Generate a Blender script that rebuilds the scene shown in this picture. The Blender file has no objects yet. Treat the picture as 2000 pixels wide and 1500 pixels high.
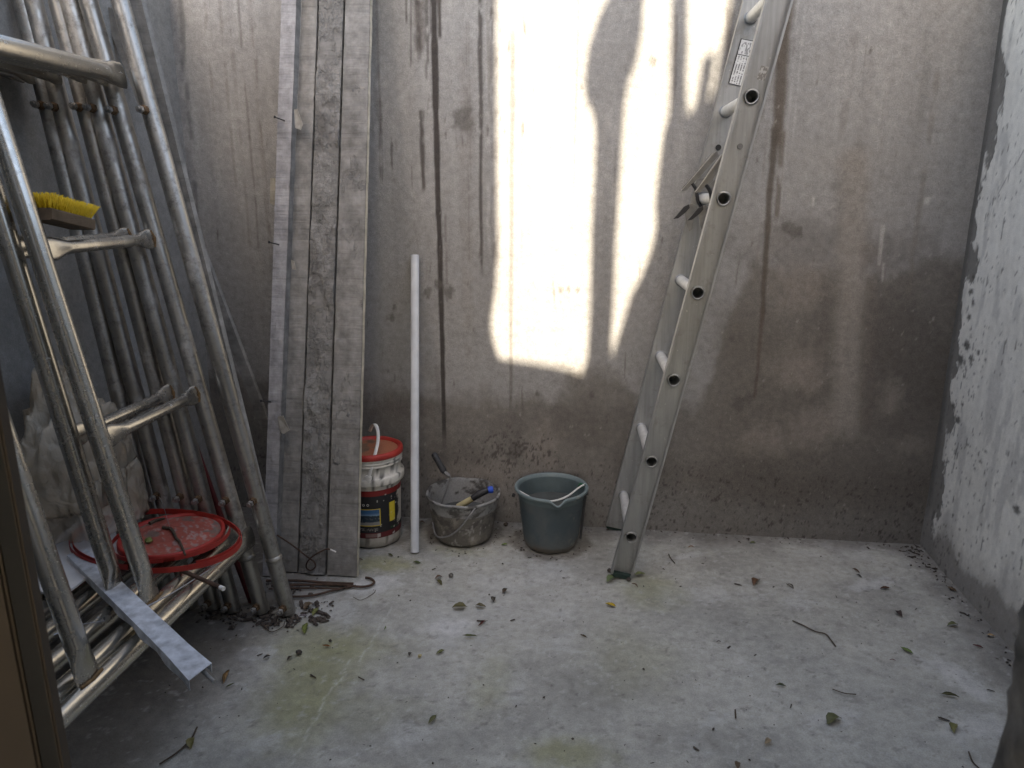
import bpy, bmesh, math, random
import numpy as np
from mathutils import Vector, Matrix
random.seed(7); rng = np.random.default_rng(11)
scn = bpy.context.scene
COL = scn.collection
# ------------------------------------------------------------------ camera, sky, sun, exposure
F = 1440.0; TH = math.radians(14.45); YAW = math.radians(7.3); H = 1.35
cyw, syw, cth, sth = math.cos(YAW), math.sin(YAW), math.cos(TH), math.sin(TH)
FW = np.array([-syw*cth, cyw*cth, -sth]); RT = np.array([cyw, syw, 0.0]); UP = np.cross(RT, FW)
CAM = np.array([0, 0, H])
cd = bpy.data.cameras.new('camera'); cam = bpy.data.objects.new('camera', cd); COL.objects.link(cam)
m = Matrix(((RT[0], UP[0], -FW[0], 0), (RT[1], UP[1], -FW[1], 0), (RT[2], UP[2], -FW[2], H), (0, 0, 0, 1)))
cam.matrix_world = m
cd.sensor_width = 36; cd.lens = 36*F/2000; cd.clip_start = 0.02; cd.clip_end = 2000
cd.dof.use_dof = True; cd.dof.focus_distance = 2.5; cd.dof.aperture_fstop = 9.0
scn.camera = cam
SUN_EL = math.radians(42)
S = np.array([0.0, -math.cos(SUN_EL), math.sin(SUN_EL)])          # towards the sun
w = bpy.data.worlds.new('World'); scn.world = w; w.use_nodes = True
nt = w.node_tree; bg = nt.nodes['Background']
sky = nt.nodes.new('ShaderNodeTexSky'); sky.sky_type = 'NISHITA'; sky.sun_disc = False
sky.sun_elevation = SUN_EL; sky.sun_rotation = math.radians(180); sky.air_density = 0.7; sky.dust_density = 1.2; sky.ozone_density = 0.0
nt.links.new(sky.outputs[0], bg.inputs[0]); bg.inputs[1].default_value = 0.15
sl = bpy.data.lights.new('sun', 'SUN'); sl.energy = 3.5; sl.angle = math.radians(0.4); sl.color = (1, 1, 0.995)
so = bpy.data.objects.new('sun', sl); COL.objects.link(so)
so.rotation_euler = Vector((-S[0], -S[1], -S[2])).to_track_quat('-Z', 'Y').to_euler()
so.location = (0, -4, 6)
vs = scn.view_settings; vs.view_transform = 'Standard'; vs.look = 'None'; vs.gamma = 1; vs.exposure = 2.42
vs.use_white_balance = True; vs.white_balance_temperature = 8500; vs.white_balance_tint = 10
scn.render.resolution_x = 1024; scn.render.resolution_y = 768
scn.cycles.max_bounces = 8; scn.cycles.diffuse_bounces = 5; scn.cycles.transparent_max_bounces = 12

# ------------------------------------------------------------------ measuring helpers (photo pixel -> point on a real plane)
def ray(x, y): return FW + RT*(x-1000)/F + UP*(750-y)/F
def onz(x, y, z=0.0): d = ray(x, y); return CAM + d*((z-H)/d[2])
def ony(x, y, Y): d = ray(x, y); return CAM + d*(Y/d[1])
def onx(x, y, X): d = ray(x, y); return CAM + d*(X/d[0])
def onplane(x, y, p, n): d = ray(x, y); return CAM + d*(np.dot(np.array(p)-CAM, n)/np.dot(d, n))
YW = 2.868; XR = 1.27; XL = -1.673                                  # back wall, right wall, left wall
# ------------------------------------------------------------------ numpy noise
def vnoise(x, y, seed):
    xi = np.floor(x).astype(np.int64); yi = np.floor(y).astype(np.int64); fx = x-xi; fy = y-yi
    fx = fx*fx*(3-2*fx); fy = fy*fy*(3-2*fy)
    def h(a, b):
        v = (a*374761393 + b*668265263 + seed*2147483647) & 0xffffffff
        v = ((v ^ (v >> 13))*1274126177) & 0xffffffff
        return ((v ^ (v >> 16)) & 0xffff)/65535.0
    return (h(xi, yi)*(1-fx)+h(xi+1, yi)*fx)*(1-fy)+(h(xi, yi+1)*(1-fx)+h(xi+1, yi+1)*fx)*fy
def fbm(x, y, sx, sy=None, seed=0, octv=4, g=0.5):
    sy = sx if sy is None else sy
    r = 0; a = 1; t = 0
    for k in range(octv):
        r = r+a*vnoise(x*sx*2**k+17.3*k, y*sy*2**k-9.1*k, seed*31+k); t += a; a *= g
    return r/t
def sm(a, b, x): t = np.clip((x-a)/(b-a+1e-9), 0, 1); return t*t*(3-2*t)
def lerp3(c, col, k): return c*(1-k[..., None]) + np.array(col)*k[..., None]
# ------------------------------------------------------------------ materials
def sock(nd, *names):
    for n in names:
        if n in nd.inputs: return nd.inputs[n]
class M:
    def __init__(s, name):
        s.m = bpy.data.materials.new(name); s.m.use_nodes = True; s.t = s.m.node_tree
        s.b = s.t.nodes['Principled BSDF']; s.tc = s.t.nodes.new('ShaderNodeTexCoord')
    def n(s, typ, **k):
        x = s.t.nodes.new(typ)
        for a, v in k.items(): setattr(x, a, v)
        return x
    def l(s, a, b): s.t.links.new(a, b)
    def coord(s, scale=(1, 1, 1), src='Object'):
        mp = s.n('ShaderNodeMapping'); mp.inputs['Scale'].default_value = scale
        s.l(s.tc.outputs[src], mp.inputs[0]); return mp.outputs[0]
    def noise(s, scale, detail=4, rough=0.55, st=(1, 1, 1), dist=0.0):
        x = s.n('ShaderNodeTexNoise'); x.inputs['Scale'].default_value = scale; x.inputs['Detail'].default_value = detail
        x.inputs['Roughness'].default_value = rough; x.inputs['Distortion'].default_value = dist
        s.l(s.coord(st), x.inputs['Vector']); return x.outputs['Fac']
    def ramp(s, fac, stops):
        x = s.n('ShaderNodeValToRGB'); e = x.color_ramp.elements
        while len(e) < len(stops): e.new(0.5)
        for q, (p, c) in zip(e, stops):
            q.position = p; q.color = (c, c, c, 1) if isinstance(c, (int, float)) else (*c, 1)
        s.l(fac, x.inputs[0]); return x.outputs[0]
    def mix(s, fac, a, b, mode='MIX'):
        x = s.n('ShaderNodeMix', data_type='RGBA', blend_type=mode)
        for i, v in ((0, fac), (6, a), (7, b)):
            if isinstance(v, (int, float)): x.inputs[i].default_value = v
            elif isinstance(v, tuple): x.inputs[i].default_value = (*v, 1)
            else: s.l(v, x.inputs[i])
        return x.outputs[2]
    def math(s, op, a, b=0.0):
        x = s.n('ShaderNodeMath', operation=op)
        for i, v in ((0, a), (1, b)):
            if isinstance(v, (int, float)): x.inputs[i].default_value = v
            else: s.l(v, x.inputs[i])
        return x.outputs[0]
    def attr(s, name='Col'):
        x = s.n('ShaderNodeAttribute'); x.attribute_name = name; return x.outputs['Color']
    def rnd(s):
        return s.n('ShaderNodeObjectInfo').outputs['Random']
    def bump(s, h, strength=0.4, dist=0.003, prev=None):
        x = s.n('ShaderNodeBump'); x.inputs['Strength'].default_value = strength; x.inputs['Distance'].default_value = dist
        s.l(h, x.inputs['Height'])
        if prev is not None: s.l(prev, x.inputs['Normal'])
        return x.outputs[0]
    def done(s, color=None, rough=0.8, metal=0.0, normal=None, spec=None, trans=0.0, alpha=None):
        for nm, v in (('Base Color', color), ('Roughness', rough), ('Metallic', metal), ('Normal', normal), ('Alpha', alpha), ('Specular IOR Level', spec), ('Transmission Weight', trans)):
            if v is None: continue
            i = s.b.inputs[nm]
            if isinstance(v, tuple): i.default_value = (*v, 1)
            elif isinstance(v, (int, float)): i.default_value = v
            else: s.l(v, i)
        return s.m
def m_plain(name, col, rough=0.6, metal=0.0, var=0.25, sc=30, bump=0.15, spec=0.4):
    q = M(name); n1 = q.noise(sc, 5); f = q.ramp(n1, [(0.3, 1-var), (0.7, 1+var*0.4)])
    return q.done(q.mix(1.0, col, f, 'MULTIPLY'), rough, metal, q.bump(q.noise(sc*4, 3), bump, 0.002), spec)
def m_surface(name, grain=0.16, b1=0.35, b2=0.25, rough=0.92, fine=260, spots=0.0):
    q = M(name); c = q.attr()
    n1 = q.noise(fine, 3, 0.6); n2 = q.noise(38, 6, 0.62); n3 = q.noise(9, 4, 0.6)
    c = q.mix(1.0, c, q.ramp(n1, [(0.25, 1-grain), (0.75, 1+grain)]), 'MULTIPLY')
    c = q.mix(1.0, c, q.ramp(n2, [(0.3, 1-grain*0.9), (0.7, 1+grain*0.7)]), 'MULTIPLY')
    if spots:
        v = q.noise(75, 2, 0.5, (1, 1, 1)); c = q.mix(q.math('MULTIPLY', q.ramp(v, [(0.74, 0.0), (0.84, spots*2)]), q.ramp(n3, [(0.45, 0.0), (0.65, 1.0)])), c, (0.10, 0.09, 0.08))
    nb = q.bump(n1, b1, 0.0022); nb = q.bump(n2, b2, 0.006, nb); nb = q.bump(n3, 0.25, 0.012, nb)
    return q.done(c, rough, 0, nb, 0.25)
def m_attr(name, rough=0.6, grain=0.1, fine=120, spec=0.4, metal=0.0, bump=0.15):
    q = M(name); n1 = q.noise(fine, 3)
    c = q.mix(1.0, q.attr(), q.ramp(n1, [(0.25, 1-grain), (0.75, 1+grain)]), 'MULTIPLY')
    return q.done(c, rough, metal, q.bump(n1, bump, 0.001), spec)
def m_steel(name, cement, base=(0.50, 0.48, 0.45), rough=0.33, rust=0.2, st=(1, 1, 0.3), cem=((0.13, 0.12, 0.108), (0.32, 0.305, 0.28)), dirt=0.6):
    q = M(name); r = q.rnd()
    def n4(scale, detail, rg, stv):
        x = q.n('ShaderNodeTexNoise', noise_dimensions='4D'); x.inputs['Scale'].default_value = scale; x.inputs['Detail'].default_value = detail; x.inputs['Roughness'].default_value = rg
        q.l(q.coord(stv), x.inputs['Vector']); q.l(q.math('MULTIPLY', r, 40), x.inputs['W']); return x.outputs['Fac']
    big = n4(10, 5, 0.6, st); fine = q.noise(120, 3, 0.55); mid = n4(26, 6, 0.65, (1, 1, 1))
    c = q.mix(q.ramp(big, [(0.3, 0.0), (0.7, 1.0)]), tuple(v*0.55 for v in base), base)
    c = q.mix(q.ramp(n4(40, 4, 0.6, tuple(v*(0.12 if v < 1 else 1) for v in st)), [(0.42, 0.0), (0.62, 0.35)]), c, tuple(v*0.45 for v in base))
    lo = 0.74-0.36*cement
    k = q.ramp(n4(8, 8, 0.66, tuple(0.6 if v < 1 else 1 for v in st)), [(lo, 0.0), (lo+0.12, 1.0)])
    ru = q.ramp(mid, [(0.74-rust*0.22, 0.0), (0.86-rust*0.2, 1.0)])
    c = q.mix(ru, c, (0.10, 0.055, 0.032))
    cc = q.mix(q.ramp(mid, [(0.36, 0.0), (0.62, 1.0)]), cem[0], cem[1])
    c = q.mix(k, c, cc)
    spl = q.ramp(n4(85, 4, 0.7, (1, 1, 1)), [(0.64, 0.0), (0.68, 1.0)]); spl = q.math('MULTIPLY', spl, q.ramp(n4(6, 3, 0.5, (1, 1, 1)), [(0.42, 0.0), (0.6, 0.85)]))
    c = q.mix(spl, c, (0.50, 0.485, 0.45)); k = q.math('MAXIMUM', k, spl)
    gri = q.ramp(n4(34, 7, 0.75, (1, 1, 1)), [(0.50, 0.0), (0.66, dirt)]); c = q.mix(gri, c, (0.075, 0.066, 0.056))
    kb = k; k = q.math('MAXIMUM', k, q.math('MULTIPLY', gri, 0.45))
    met = q.math('MULTIPLY', q.math('SUBTRACT', 1.0, k), q.math('SUBTRACT', 0.95, ru))
    rg = q.math('ADD', q.math('MULTIPLY', k, 0.5), q.math('ADD', rough-0.05, q.math('MULTIPLY', big, 0.14)))
    nb = q.bump(q.math('MULTIPLY', kb, mid), 0.25+0.7*cement, 0.004); nb = q.bump(fine, 0.06, 0.001, nb)
    return q.done(c, rg, met, nb, 0.4)
def m_wood(name, a, b, sawdir=(1, 1, 1), cement=0.0):
    q = M(name); r = q.rnd()
    saw = q.noise(60, 5, 0.7, (0.06, 0.06, 1.0), 0.3); gr = q.noise(45, 5, 0.6, (1.0, 1.0, 0.05)); big = q.noise(5, 5, 0.6)
    c = q.mix(q.ramp(big, [(0.3, 0.0), (0.7, 1.0)]), a, b)
    c = q.mix(1.0, c, q.ramp(saw, [(0.26, 0.70), (0.42, 0.97), (0.7, 1.05)]), 'MULTIPLY')
    c = q.mix(1.0, c, q.ramp(gr, [(0.3, 0.88), (0.6, 1.04)]), 'MULTIPLY')
    c = q.mix(q.ramp(q.noise(11, 3, 0.5), [(0.72, 0.0), (0.82, 0.3)]), c, (0.20, 0.14, 0.10))
    c = q.mix(1.0, c, q.ramp(r, [(0.0, 0.86), (1.0, 1.1)]), 'MULTIPLY')
    fine = q.noise(110, 4, 0.65)
    if cement:
        k = q.ramp(q.noise(13, 7, 0.68, (1, 1, 0.6)), [(0.66-0.22*cement, 0.0), (0.76-0.22*cement, 1.0)])
        c = q.mix(k, c, q.mix(fine, (0.15, 0.145, 0.133), (0.36, 0.35, 0.33)))
        nb = q.bump(q.math('MULTIPLY', k, q.noise(42, 6, 0.7)), 1.0, 0.011)
    else: nb = q.bump(fine, 0.25, 0.002)
    nb = q.bump(saw, 0.7, 0.004, nb); nb = q.bump(gr, 0.4, 0.002, nb)
    cr = q.ramp(q.noise(9, 4, 0.6, (0.05, 0.05, 1.0), 0.2), [(0.28, 0.55), (0.32, 1.0)]); c = q.mix(1.0, c, cr, 'MULTIPLY')
    c = q.mix(1.0, c, q.ramp(q.noise(20, 6, 0.7), [(0.3, 0.68), (0.7, 1.22)]), 'MULTIPLY')
    return q.done(c, 0.9, 0, nb, 0.2)
MAT = {}
MAT['wall'] = m_surface('stained_render', 0.20, 0.55, 0.34, spots=0.10)
MAT['floor'] = m_surface('cement_screed', 0.19, 0.42, 0.30, spots=0.15)
MAT['paintwall'] = m_surface('flaking_white_paint', 0.11, 0.5, 0.45)
MAT['rough'] = m_plain('rough_masonry', (0.13, 0.12, 0.105), 0.95, 0, 0.75, 26, 1.0)
MAT['dark'] = m_plain('grey_render', (0.30, 0.30, 0.31), 0.95, 0, 0.25, 9, 0.5)
MAT['post'] = m_steel('cement_splashed_steel', 0.56, base=(0.56, 0.54, 0.505), dirt=0.6, rust=0.5, rough=0.38, cem=((0.15, 0.138, 0.12), (0.52, 0.50, 0.46)))
MAT['tube'] = m_steel('worn_steel_tube', 0.10, base=(0.74, 0.71, 0.65), rough=0.24, dirt=0.22, rust=0.12, cem=((0.2, 0.19, 0.17), (0.5, 0.49, 0.46)))
MAT['bar'] = m_steel('worn_steel_bar', 0.06, base=(0.76, 0.72, 0.64), rough=0.22, dirt=0.2, rust=0.12, st=(1, 0.3, 1), cem=((0.2, 0.19, 0.17), (0.5, 0.49, 0.46)))
MAT['rust'] = m_plain('rusty_iron', (0.085, 0.05, 0.035), 0.85, 0.2, 0.5, 40, 0.5)
MAT['weld'] = m_plain('weld_bead', (0.22, 0.13, 0.06), 0.6, 0.4, 0.5, 90, 0.6)
MAT['bolt'] = m_plain('zinc_bolt', (0.42, 0.41, 0.40), 0.38, 0.8, 0.4, 80, 0.2)
MAT['nut'] = m_plain('rusty_nut', (0.17, 0.105, 0.06), 0.6, 0.5, 0.5, 80, 0.3)
MAT['woodA'] = m_wood('weathered_plank', (0.175, 0.168, 0.155), (0.275, 0.265, 0.248))
MAT['woodB'] = m_wood('cement_crusted_plank', (0.17, 0.163, 0.152), (0.25, 0.242, 0.228), cement=0.95)
MAT['woodC'] = m_wood('part_crusted_plank', (0.18, 0.173, 0.16), (0.28, 0.27, 0.255), cement=0.35)
MAT['woodE'] = m_wood('pale_split_edge', (0.42, 0.385, 0.31), (0.50, 0.46, 0.38))
MAT['woodP'] = m_wood('greyed_batten', (0.27, 0.26, 0.258), (0.37, 0.36, 0.357))
MAT['woodD'] = m_wood('brown_wood', (0.10, 0.07, 0.045), (0.16, 0.115, 0.08))
MAT['alu'] = m_plain('dull_aluminium', (0.52, 0.52, 0.50), 0.45, 0.62, 0.22, 10, 0.12)
def m_alu():
    q = M('worn_aluminium'); b1 = q.noise(5, 6, 0.65, (1, 1, 0.35)); st = q.noise(60, 4, 0.6, (1, 1, 0.03)); sm_ = q.noise(17, 7, 0.7); fl = q.noise(140, 2, 0.5, (1, 1, 0.5))
    c = q.mix(q.ramp(b1, [(0.3, 0.0), (0.7, 1.0)]), (0.27, 0.275, 0.27), (0.43, 0.435, 0.43))
    c = q.mix(1.0, c, q.ramp(st, [(0.3, 0.80), (0.6, 1.06)]), 'MULTIPLY')
    dirt = q.ramp(sm_, [(0.56, 0.0), (0.74, 0.75)]); c = q.mix(dirt, c, (0.19, 0.175, 0.15))
    pale = q.ramp(fl, [(0.72, 0.0), (0.78, 0.7)]); c = q.mix(pale, c, (0.62, 0.61, 0.58))
    met = q.math('MULTIPLY', 0.72, q.math('SUBTRACT', 1.0, dirt)); rg = q.math('ADD', 0.36, q.math('MULTIPLY', sm_, 0.25))
    return q.done(c, rg, met, q.bump(st, 0.08, 0.001, q.bump(b1, 0.2, 0.004)), 0.4)
MAT['alu'] = m_alu()
MAT['aluR'] = m_plain('pale_rung_aluminium', (0.66, 0.66, 0.64), 0.42, 0.45, 0.15, 40, 0.2)
MAT['plaster'] = m_plain('white_interior_plaster', (0.62, 0.60, 0.56), 0.9, 0, 0.1, 6, 0.1)
MAT['black'] = m_plain('black_plastic', (0.02, 0.02, 0.022), 0.5, 0, 0.3, 40, 0.15)
MAT['dgreen'] = m_plain('green_rubber', (0.02, 0.042, 0.034), 0.7, 0, 0.4, 40, 0.3)
MAT['steel'] = m_plain('bracket_steel', (0.20, 0.20, 0.20), 0.4, 0.6, 0.3, 30, 0.15)
MAT['pvc'] = m_plain('white_pvc', (0.56, 0.585, 0.61), 0.40, 0, 0.16, 16, 0.05)
MAT['red'] = m_plain('red_plastic', (0.40, 0.034, 0.026), 0.5, 0, 0.2, 30, 0.08)
MAT['white'] = m_plain('white_plastic', (0.68, 0.67, 0.64), 0.45, 0, 0.15, 30, 0.1)
MAT['panel'] = m_plain('white_board', (0.72, 0.71, 0.70), 0.7, 0, 0.2, 12, 0.2)
MAT['chan'] = m_plain('painted_channel', (0.60, 0.63, 0.67), 0.5, 0.1, 0.42, 34, 0.7)
MAT['yellow'] = m_plain('yellow_bristle', (0.72, 0.47, 0.02), 0.55, 0, 0.15, 60, 0.0)
MAT['jamb'] = m_plain('beige_aluminium', (0.05, 0.038, 0.028), 0.5, 0.0, 0.12, 8, 0.1)
MAT['gasket'] = m_plain('black_gasket_bore_shade', (0.012, 0.012, 0.012), 0.6, 0, 0.3, 20, 0.1)  # rubber seal; also the painted shade inside ladder rungs and small holes
MAT['blue'] = m_plain('blue_cap', (0.02, 0.08, 0.45), 0.4, 0, 0.1, 30, 0.0)
MAT['rubberblack'] = m_plain('worn_black_grip', (0.03, 0.032, 0.036), 0.6, 0, 0.6, 60, 0.3)
MAT['handle'] = m_plain('yellowed_handle', (0.42, 0.36, 0.20), 0.6, 0, 0.25, 30, 0.2)
MAT['wire'] = m_plain('steel_wire', (0.35, 0.35, 0.36), 0.4, 0.7, 0.3, 50, 0.0)
MAT['greentape'] = m_plain('green_cord', (0.02, 0.13, 0.06), 0.6, 0, 0.3, 60, 0.2)
MAT['paper'] = m_plain('torn_tape', (0.36, 0.34, 0.30), 0.8, 0, 0.25, 60, 0.2)
MAT['redstick'] = m_plain('red_handle', (0.10, 0.012, 0.015), 0.45, 0, 0.3, 30, 0.1)
MAT['dirt'] = m_plain('dark_dirt', (0.075, 0.06, 0.05), 0.95, 0, 0.5, 60, 0.6)
MAT['twig'] = m_plain('dry_twig', (0.085, 0.06, 0.042), 0.9, 0, 0.4, 90, 0.4)
MAT['water'] = m_plain('murky_water', (0.075, 0.08, 0.078), 0.12, 0, 0.3, 12, 0.05, 0.5)
MAT['attr'] = m_attr('printed_plastic', 0.5)
MAT['bucketA'] = m_attr('mortar_crusted_bucket', 0.75, 0.18, 160, 0.3, 0, 0.5)
MAT['leaf'] = None
def m_leaf():
    q = M('fallen_leaf'); x = q.n('ShaderNodeObjectInfo')
    c = q.mix(1.0, x.outputs['Color'], q.ramp(q.noise(160, 4), [(0.3, 0.55), (0.7, 1.2)]), 'MULTIPLY')
    return q.done(c, 0.55, 0, q.bump(q.noise(300, 2), 0.2, 0.001), 0.4)
MAT['leaf'] = m_leaf()
def m_film():
    q = M('dusty_plastic_film'); n1 = q.noise(6, 5, 0.6); n2 = q.noise(60, 4)
    c = q.mix(q.ramp(n1, [(0.35, 0.0), (0.65, 1.0)]), (0.40, 0.31, 0.21), (0.68, 0.62, 0.52))
    a = q.ramp(n1, [(0.3, 0.72), (0.7, 0.45)])
    return q.done(c, 0.42, 0, q.bump(q.noise(16, 3, 0.5, (1, 1, 1), 1.5), 0.8, 0.02, q.bump(n2, 0.2, 0.002)), 0.5, 0.0, a)
MAT['film'] = m_film()
# ------------------------------------------------------------------ object helpers
def link(o, parent=None, label=None, cat=None, group=None, kind=None):
    COL.objects.link(o)
    if parent is not None: o.parent = parent
    return tag(o, label, cat, group, kind)
def tag(o, label=None, cat=None, group=None, kind=None):
    if label: o['label'] = label
    if cat: o['category'] = cat
    if group: o['group'] = group
    if kind: o['kind'] = kind
    return o
def thing(name, label, cat, loc=(0, 0, 0), group=None):
    o = bpy.data.objects.new(name, None); o.location = Vector([float(v) for v in loc]); o.empty_display_size = 0.05
    return link(o, None, label, cat, group)
def mesh(name, V, Fc, mat, parent=None, smooth=True, col=None, **k):
    me = bpy.data.meshes.new(name)
    me.from_pydata([tuple(float(a) for a in v) for v in V], [], Fc); me.update()
    if col is not None:
        at = me.color_attributes.new('Col', 'FLOAT_COLOR', 'POINT')
        c = np.ones((len(V), 4), np.float32); c[:, :3] = np.asarray(col).reshape(-1, 3); at.data.foreach_set('color', c.ravel())
    if smooth: me.polygons.foreach_set('use_smooth', [True]*len(me.polygons))
    me.materials.append(MAT[mat]); o = bpy.data.objects.new(name, me)
    p = parent
    if p is not None:                                                # geometry is given in world space: move it to the parent's
        me.transform(Matrix.Translation(-world_loc(p)))
    return link(o, parent, **k)
def world_loc(p):
    v = Vector((0, 0, 0))
    while p is not None: v += p.location; p = p.parent
    return v
def autosmooth(o, ang=35):
    me = o.data; bm = bmesh.new(); bm.from_mesh(me)
    for e in bm.edges:
        if len(e.link_faces) == 2 and e.calc_face_angle(0) > math.radians(ang): e.smooth = False
    bm.to_mesh(me); bm.free(); return o
def grid(name, P, mat, parent=None, col=None, **k):
    n, m2 = P.shape[:2]; me = bpy.data.meshes.new(name); V = P.reshape(-1, 3).astype(np.float32)
    if parent is not None: V = V-np.array(world_loc(parent), np.float32)
    i = np.arange(n*m2).reshape(n, m2)
    Q = np.stack([i[:-1, :-1], i[1:, :-1], i[1:, 1:], i[:-1, 1:]], -1).reshape(-1, 4).astype(np.int32)
    me.vertices.add(len(V)); me.vertices.foreach_set('co', V.ravel())
    me.loops.add(Q.size); me.loops.foreach_set('vertex_index', Q.ravel())
    me.polygons.add(len(Q)); me.polygons.foreach_set('loop_start', np.arange(0, Q.size, 4, dtype=np.int32)); me.polygons.foreach_set('loop_total', np.full(len(Q), 4, np.int32))
    me.update(calc_edges=True); me.polygons.foreach_set('use_smooth', [True]*len(Q))
    if col is not None:
        at = me.color_attributes.new('Col', 'FLOAT_COLOR', 'POINT')
        c = np.ones((n*m2, 4), np.float32); c[:, :3] = col.reshape(-1, 3); at.data.foreach_set('color', c.ravel())
    me.materials.append(MAT[mat]); o = bpy.data.objects.new(name, me)
    return link(o, parent, **k)
def sweep(path, rad, n=12, wide=None, cap=True, closed=False):
    """tube along path; rad: number, list of numbers or list of (a,b); wide = direction of axis a"""
    P = [np.array(p, float) for p in path]; N = len(P); V = []; Fc = []
    ref = None
    for i, p in enumerate(P):
        if closed: t = P[(i+1) % N]-P[i-1]
        else: t = P[min(i+1, N-1)]-P[max(i-1, 0)]
        t = t/np.linalg.norm(t)
        if wide is not None: a = np.array(wide, float)
        elif ref is None: a = np.array([0, 0, 1.0]) if abs(t[2]) < 0.8 else np.array([1.0, 0, 0])
        else: a = ref
        a = a-t*np.dot(a, t); a /= np.linalg.norm(a); b = np.cross(t, a); ref = a
        r = rad[i] if isinstance(rad, (list, tuple)) else rad
        ra, rb = r if isinstance(r, (list, tuple)) else (r, r)
        for k in range(n):
            q = 2*math.pi*k/n; V.append(p+a*ra*math.cos(q)+b*rb*math.sin(q))
    for i in range(N if closed else N-1):
        j = (i+1) % N
        for k in range(n):
            k2 = (k+1) % n; Fc.append((i*n+k, i*n+k2, j*n+k2, j*n+k))
    if cap and not closed: Fc.append(tuple(range(n-1, -1, -1))); Fc.append(tuple((N-1)*n+k for k in range(n)))
    return V, Fc
def tube(name, path, rad, mat, parent=None, n=12, wide=None, cap=True, closed=False, **k):
    V, Fc = sweep(path, rad, n, wide, cap, closed)
    return autosmooth(mesh(name, V, Fc, mat, parent, True, **k), 50)
def lathe(prof, c, n=48, a0=0, a1=2*math.pi):
    full = abs(a1-a0) > 6.28; V = []; Fc = []; m3 = n if full else n+1
    for r, z in prof:
        for k in range(m3):
            q = a0+(a1-a0)*k/n; V.append((c[0]+r*math.cos(q), c[1]+r*math.sin(q), c[2]+z))
    for i in range(len(prof)-1):
        for k in range(n):
            k2 = (k+1) % m3; Fc.append((i*m3+k, i*m3+k2, (i+1)*m3+k2, (i+1)*m3+k))
    return V, Fc
def box(name, lo, hi, mat, parent=None, bev=0.0, **k):
    bm = bmesh.new(); bmesh.ops.create_cube(bm, size=1)
    lo = np.array(lo, float); hi = np.array(hi, float)
    for v in bm.verts: v.co = Vector((lo+hi)/2)+Vector([v.co[i]*(hi-lo)[i] for i in range(3)])
    if bev: bmesh.ops.bevel(bm, geom=bm.edges[:], offset=bev, segments=2, affect='EDGES')
    me = bpy.data.meshes.new(name); bm.to_mesh(me); bm.free()
    if parent is not None: me.transform(Matrix.Translation(-world_loc(parent)))
    me.materials.append(MAT[mat]); o = bpy.data.objects.new(name, me); return link(o, parent, **k)
def prism(name, poly, d, mat, parent=None, smooth=False, **k):
    """extrude a planar polygon (3-D points) by vector d"""
    d = np.array(d, float); n = len(poly); V = [np.array(p) for p in poly]+[np.array(p)+d for p in poly]
    Fc = [tuple(range(n-1, -1, -1)), tuple(range(n, 2*n))]+[(i, (i+1) % n, (i+1) % n+n, i+n) for i in range(n)]
    o = mesh(name, V, Fc, mat, parent, smooth, **k)
    bm = bmesh.new(); bm.from_mesh(o.data); bmesh.ops.recalc_face_normals(bm, faces=bm.faces[:]); bm.to_mesh(o.data); bm.free()
    return o
def dup(o, parent=None):
    c = o.copy(); COL.objects.link(c); c.parent = parent
    for ch in o.children: dup(ch, c)
    return c
def spline(pts, n=8):
    P = [np.array(p, float) for p in pts]; P = [2*P[0]-P[1]]+P+[2*P[-1]-P[-2]]; out = []
    for i in range(1, len(P)-2):
        for k in range(n):
            t = k/n; a, b, c, d = P[i-1:i+3]
            out.append(0.5*((2*b)+(c-a)*t+(2*a-5*b+4*c-d)*t*t+(3*b-a-3*c+d)*t**3))
    out.append(P[-2]); return out

# ================================================================== THE SETTING
g = mesh('ground', [(-150, -150, -0.25), (150, -150, -0.25), (150, 150, -0.25), (-150, 150, -0.25)], [(0, 1, 2, 3)], 'dark', None, False, kind='structure')
# ---- floor: cement screed with moss, white scuffs, dirt
def blob(X, Y, c, rx, ry, ang=0.0, soft=0.5, seed=0, amp=0.6):
    dx = X-c[0]; dy = Y-c[1]; ca, sa = math.cos(ang), math.sin(ang)
    u = (dx*ca+dy*sa)/rx; v = (-dx*sa+dy*ca)/ry
    r = np.sqrt(u*u+v*v)+amp*(fbm(X, Y, 1.6/min(rx, ry), seed=seed+3, octv=4)-0.5)*1.6
    return 1-sm(1-soft, 1+soft, r)
nx, ny = 500, 400
gx, gy = np.meshgrid(np.linspace(XL-0.05, XR+0.05, nx), np.linspace(0.55, YW+0.05, ny), indexing='ij')
c = np.ones((nx, ny, 3))*np.array([0.365, 0.36, 0.325])
c *= (0.80+0.40*fbm(gx, gy, 2.2, seed=1, octv=5))[..., None]
c *= (0.84+0.32*fbm(gx, gy, 9, seed=2, octv=5, g=0.6))[..., None]
c = lerp3(c, (0.225, 0.22, 0.20), 0.42*sm(0.50, 0.68, fbm(gx, gy, 3.1, seed=5, octv=6, g=0.62)))
c = lerp3(c, (0.42, 0.42, 0.40), 0.6*sm(0.60, 0.74, fbm(gx+3, gy, 5.5, seed=8, octv=6, g=0.62)))
def fp(x, y): return onz(x, y, 0)
for (px, py, rx, ry, k, sd) in [(600, 1350, .11, .20, .62, 21), (640, 1260, .20, .10, .5, 22), (745, 1100, .12, .05, .6, 23), (1110, 1470, .10, .05, .6, 24), (1270, 1150, .10, .10, .42, 25),
                                (960, 1330, .06, .12, .3, 26), (1245, 1290, .12, .14, .22, 28), (900, 1075, .10, .04, .35, 29), (690, 1390, .16, .08, .2, 30)]:
    c = lerp3(c, (0.235, 0.235, 0.10), k*blob(gx, gy, fp(px, py), rx, ry, 0, .7, sd))
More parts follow.
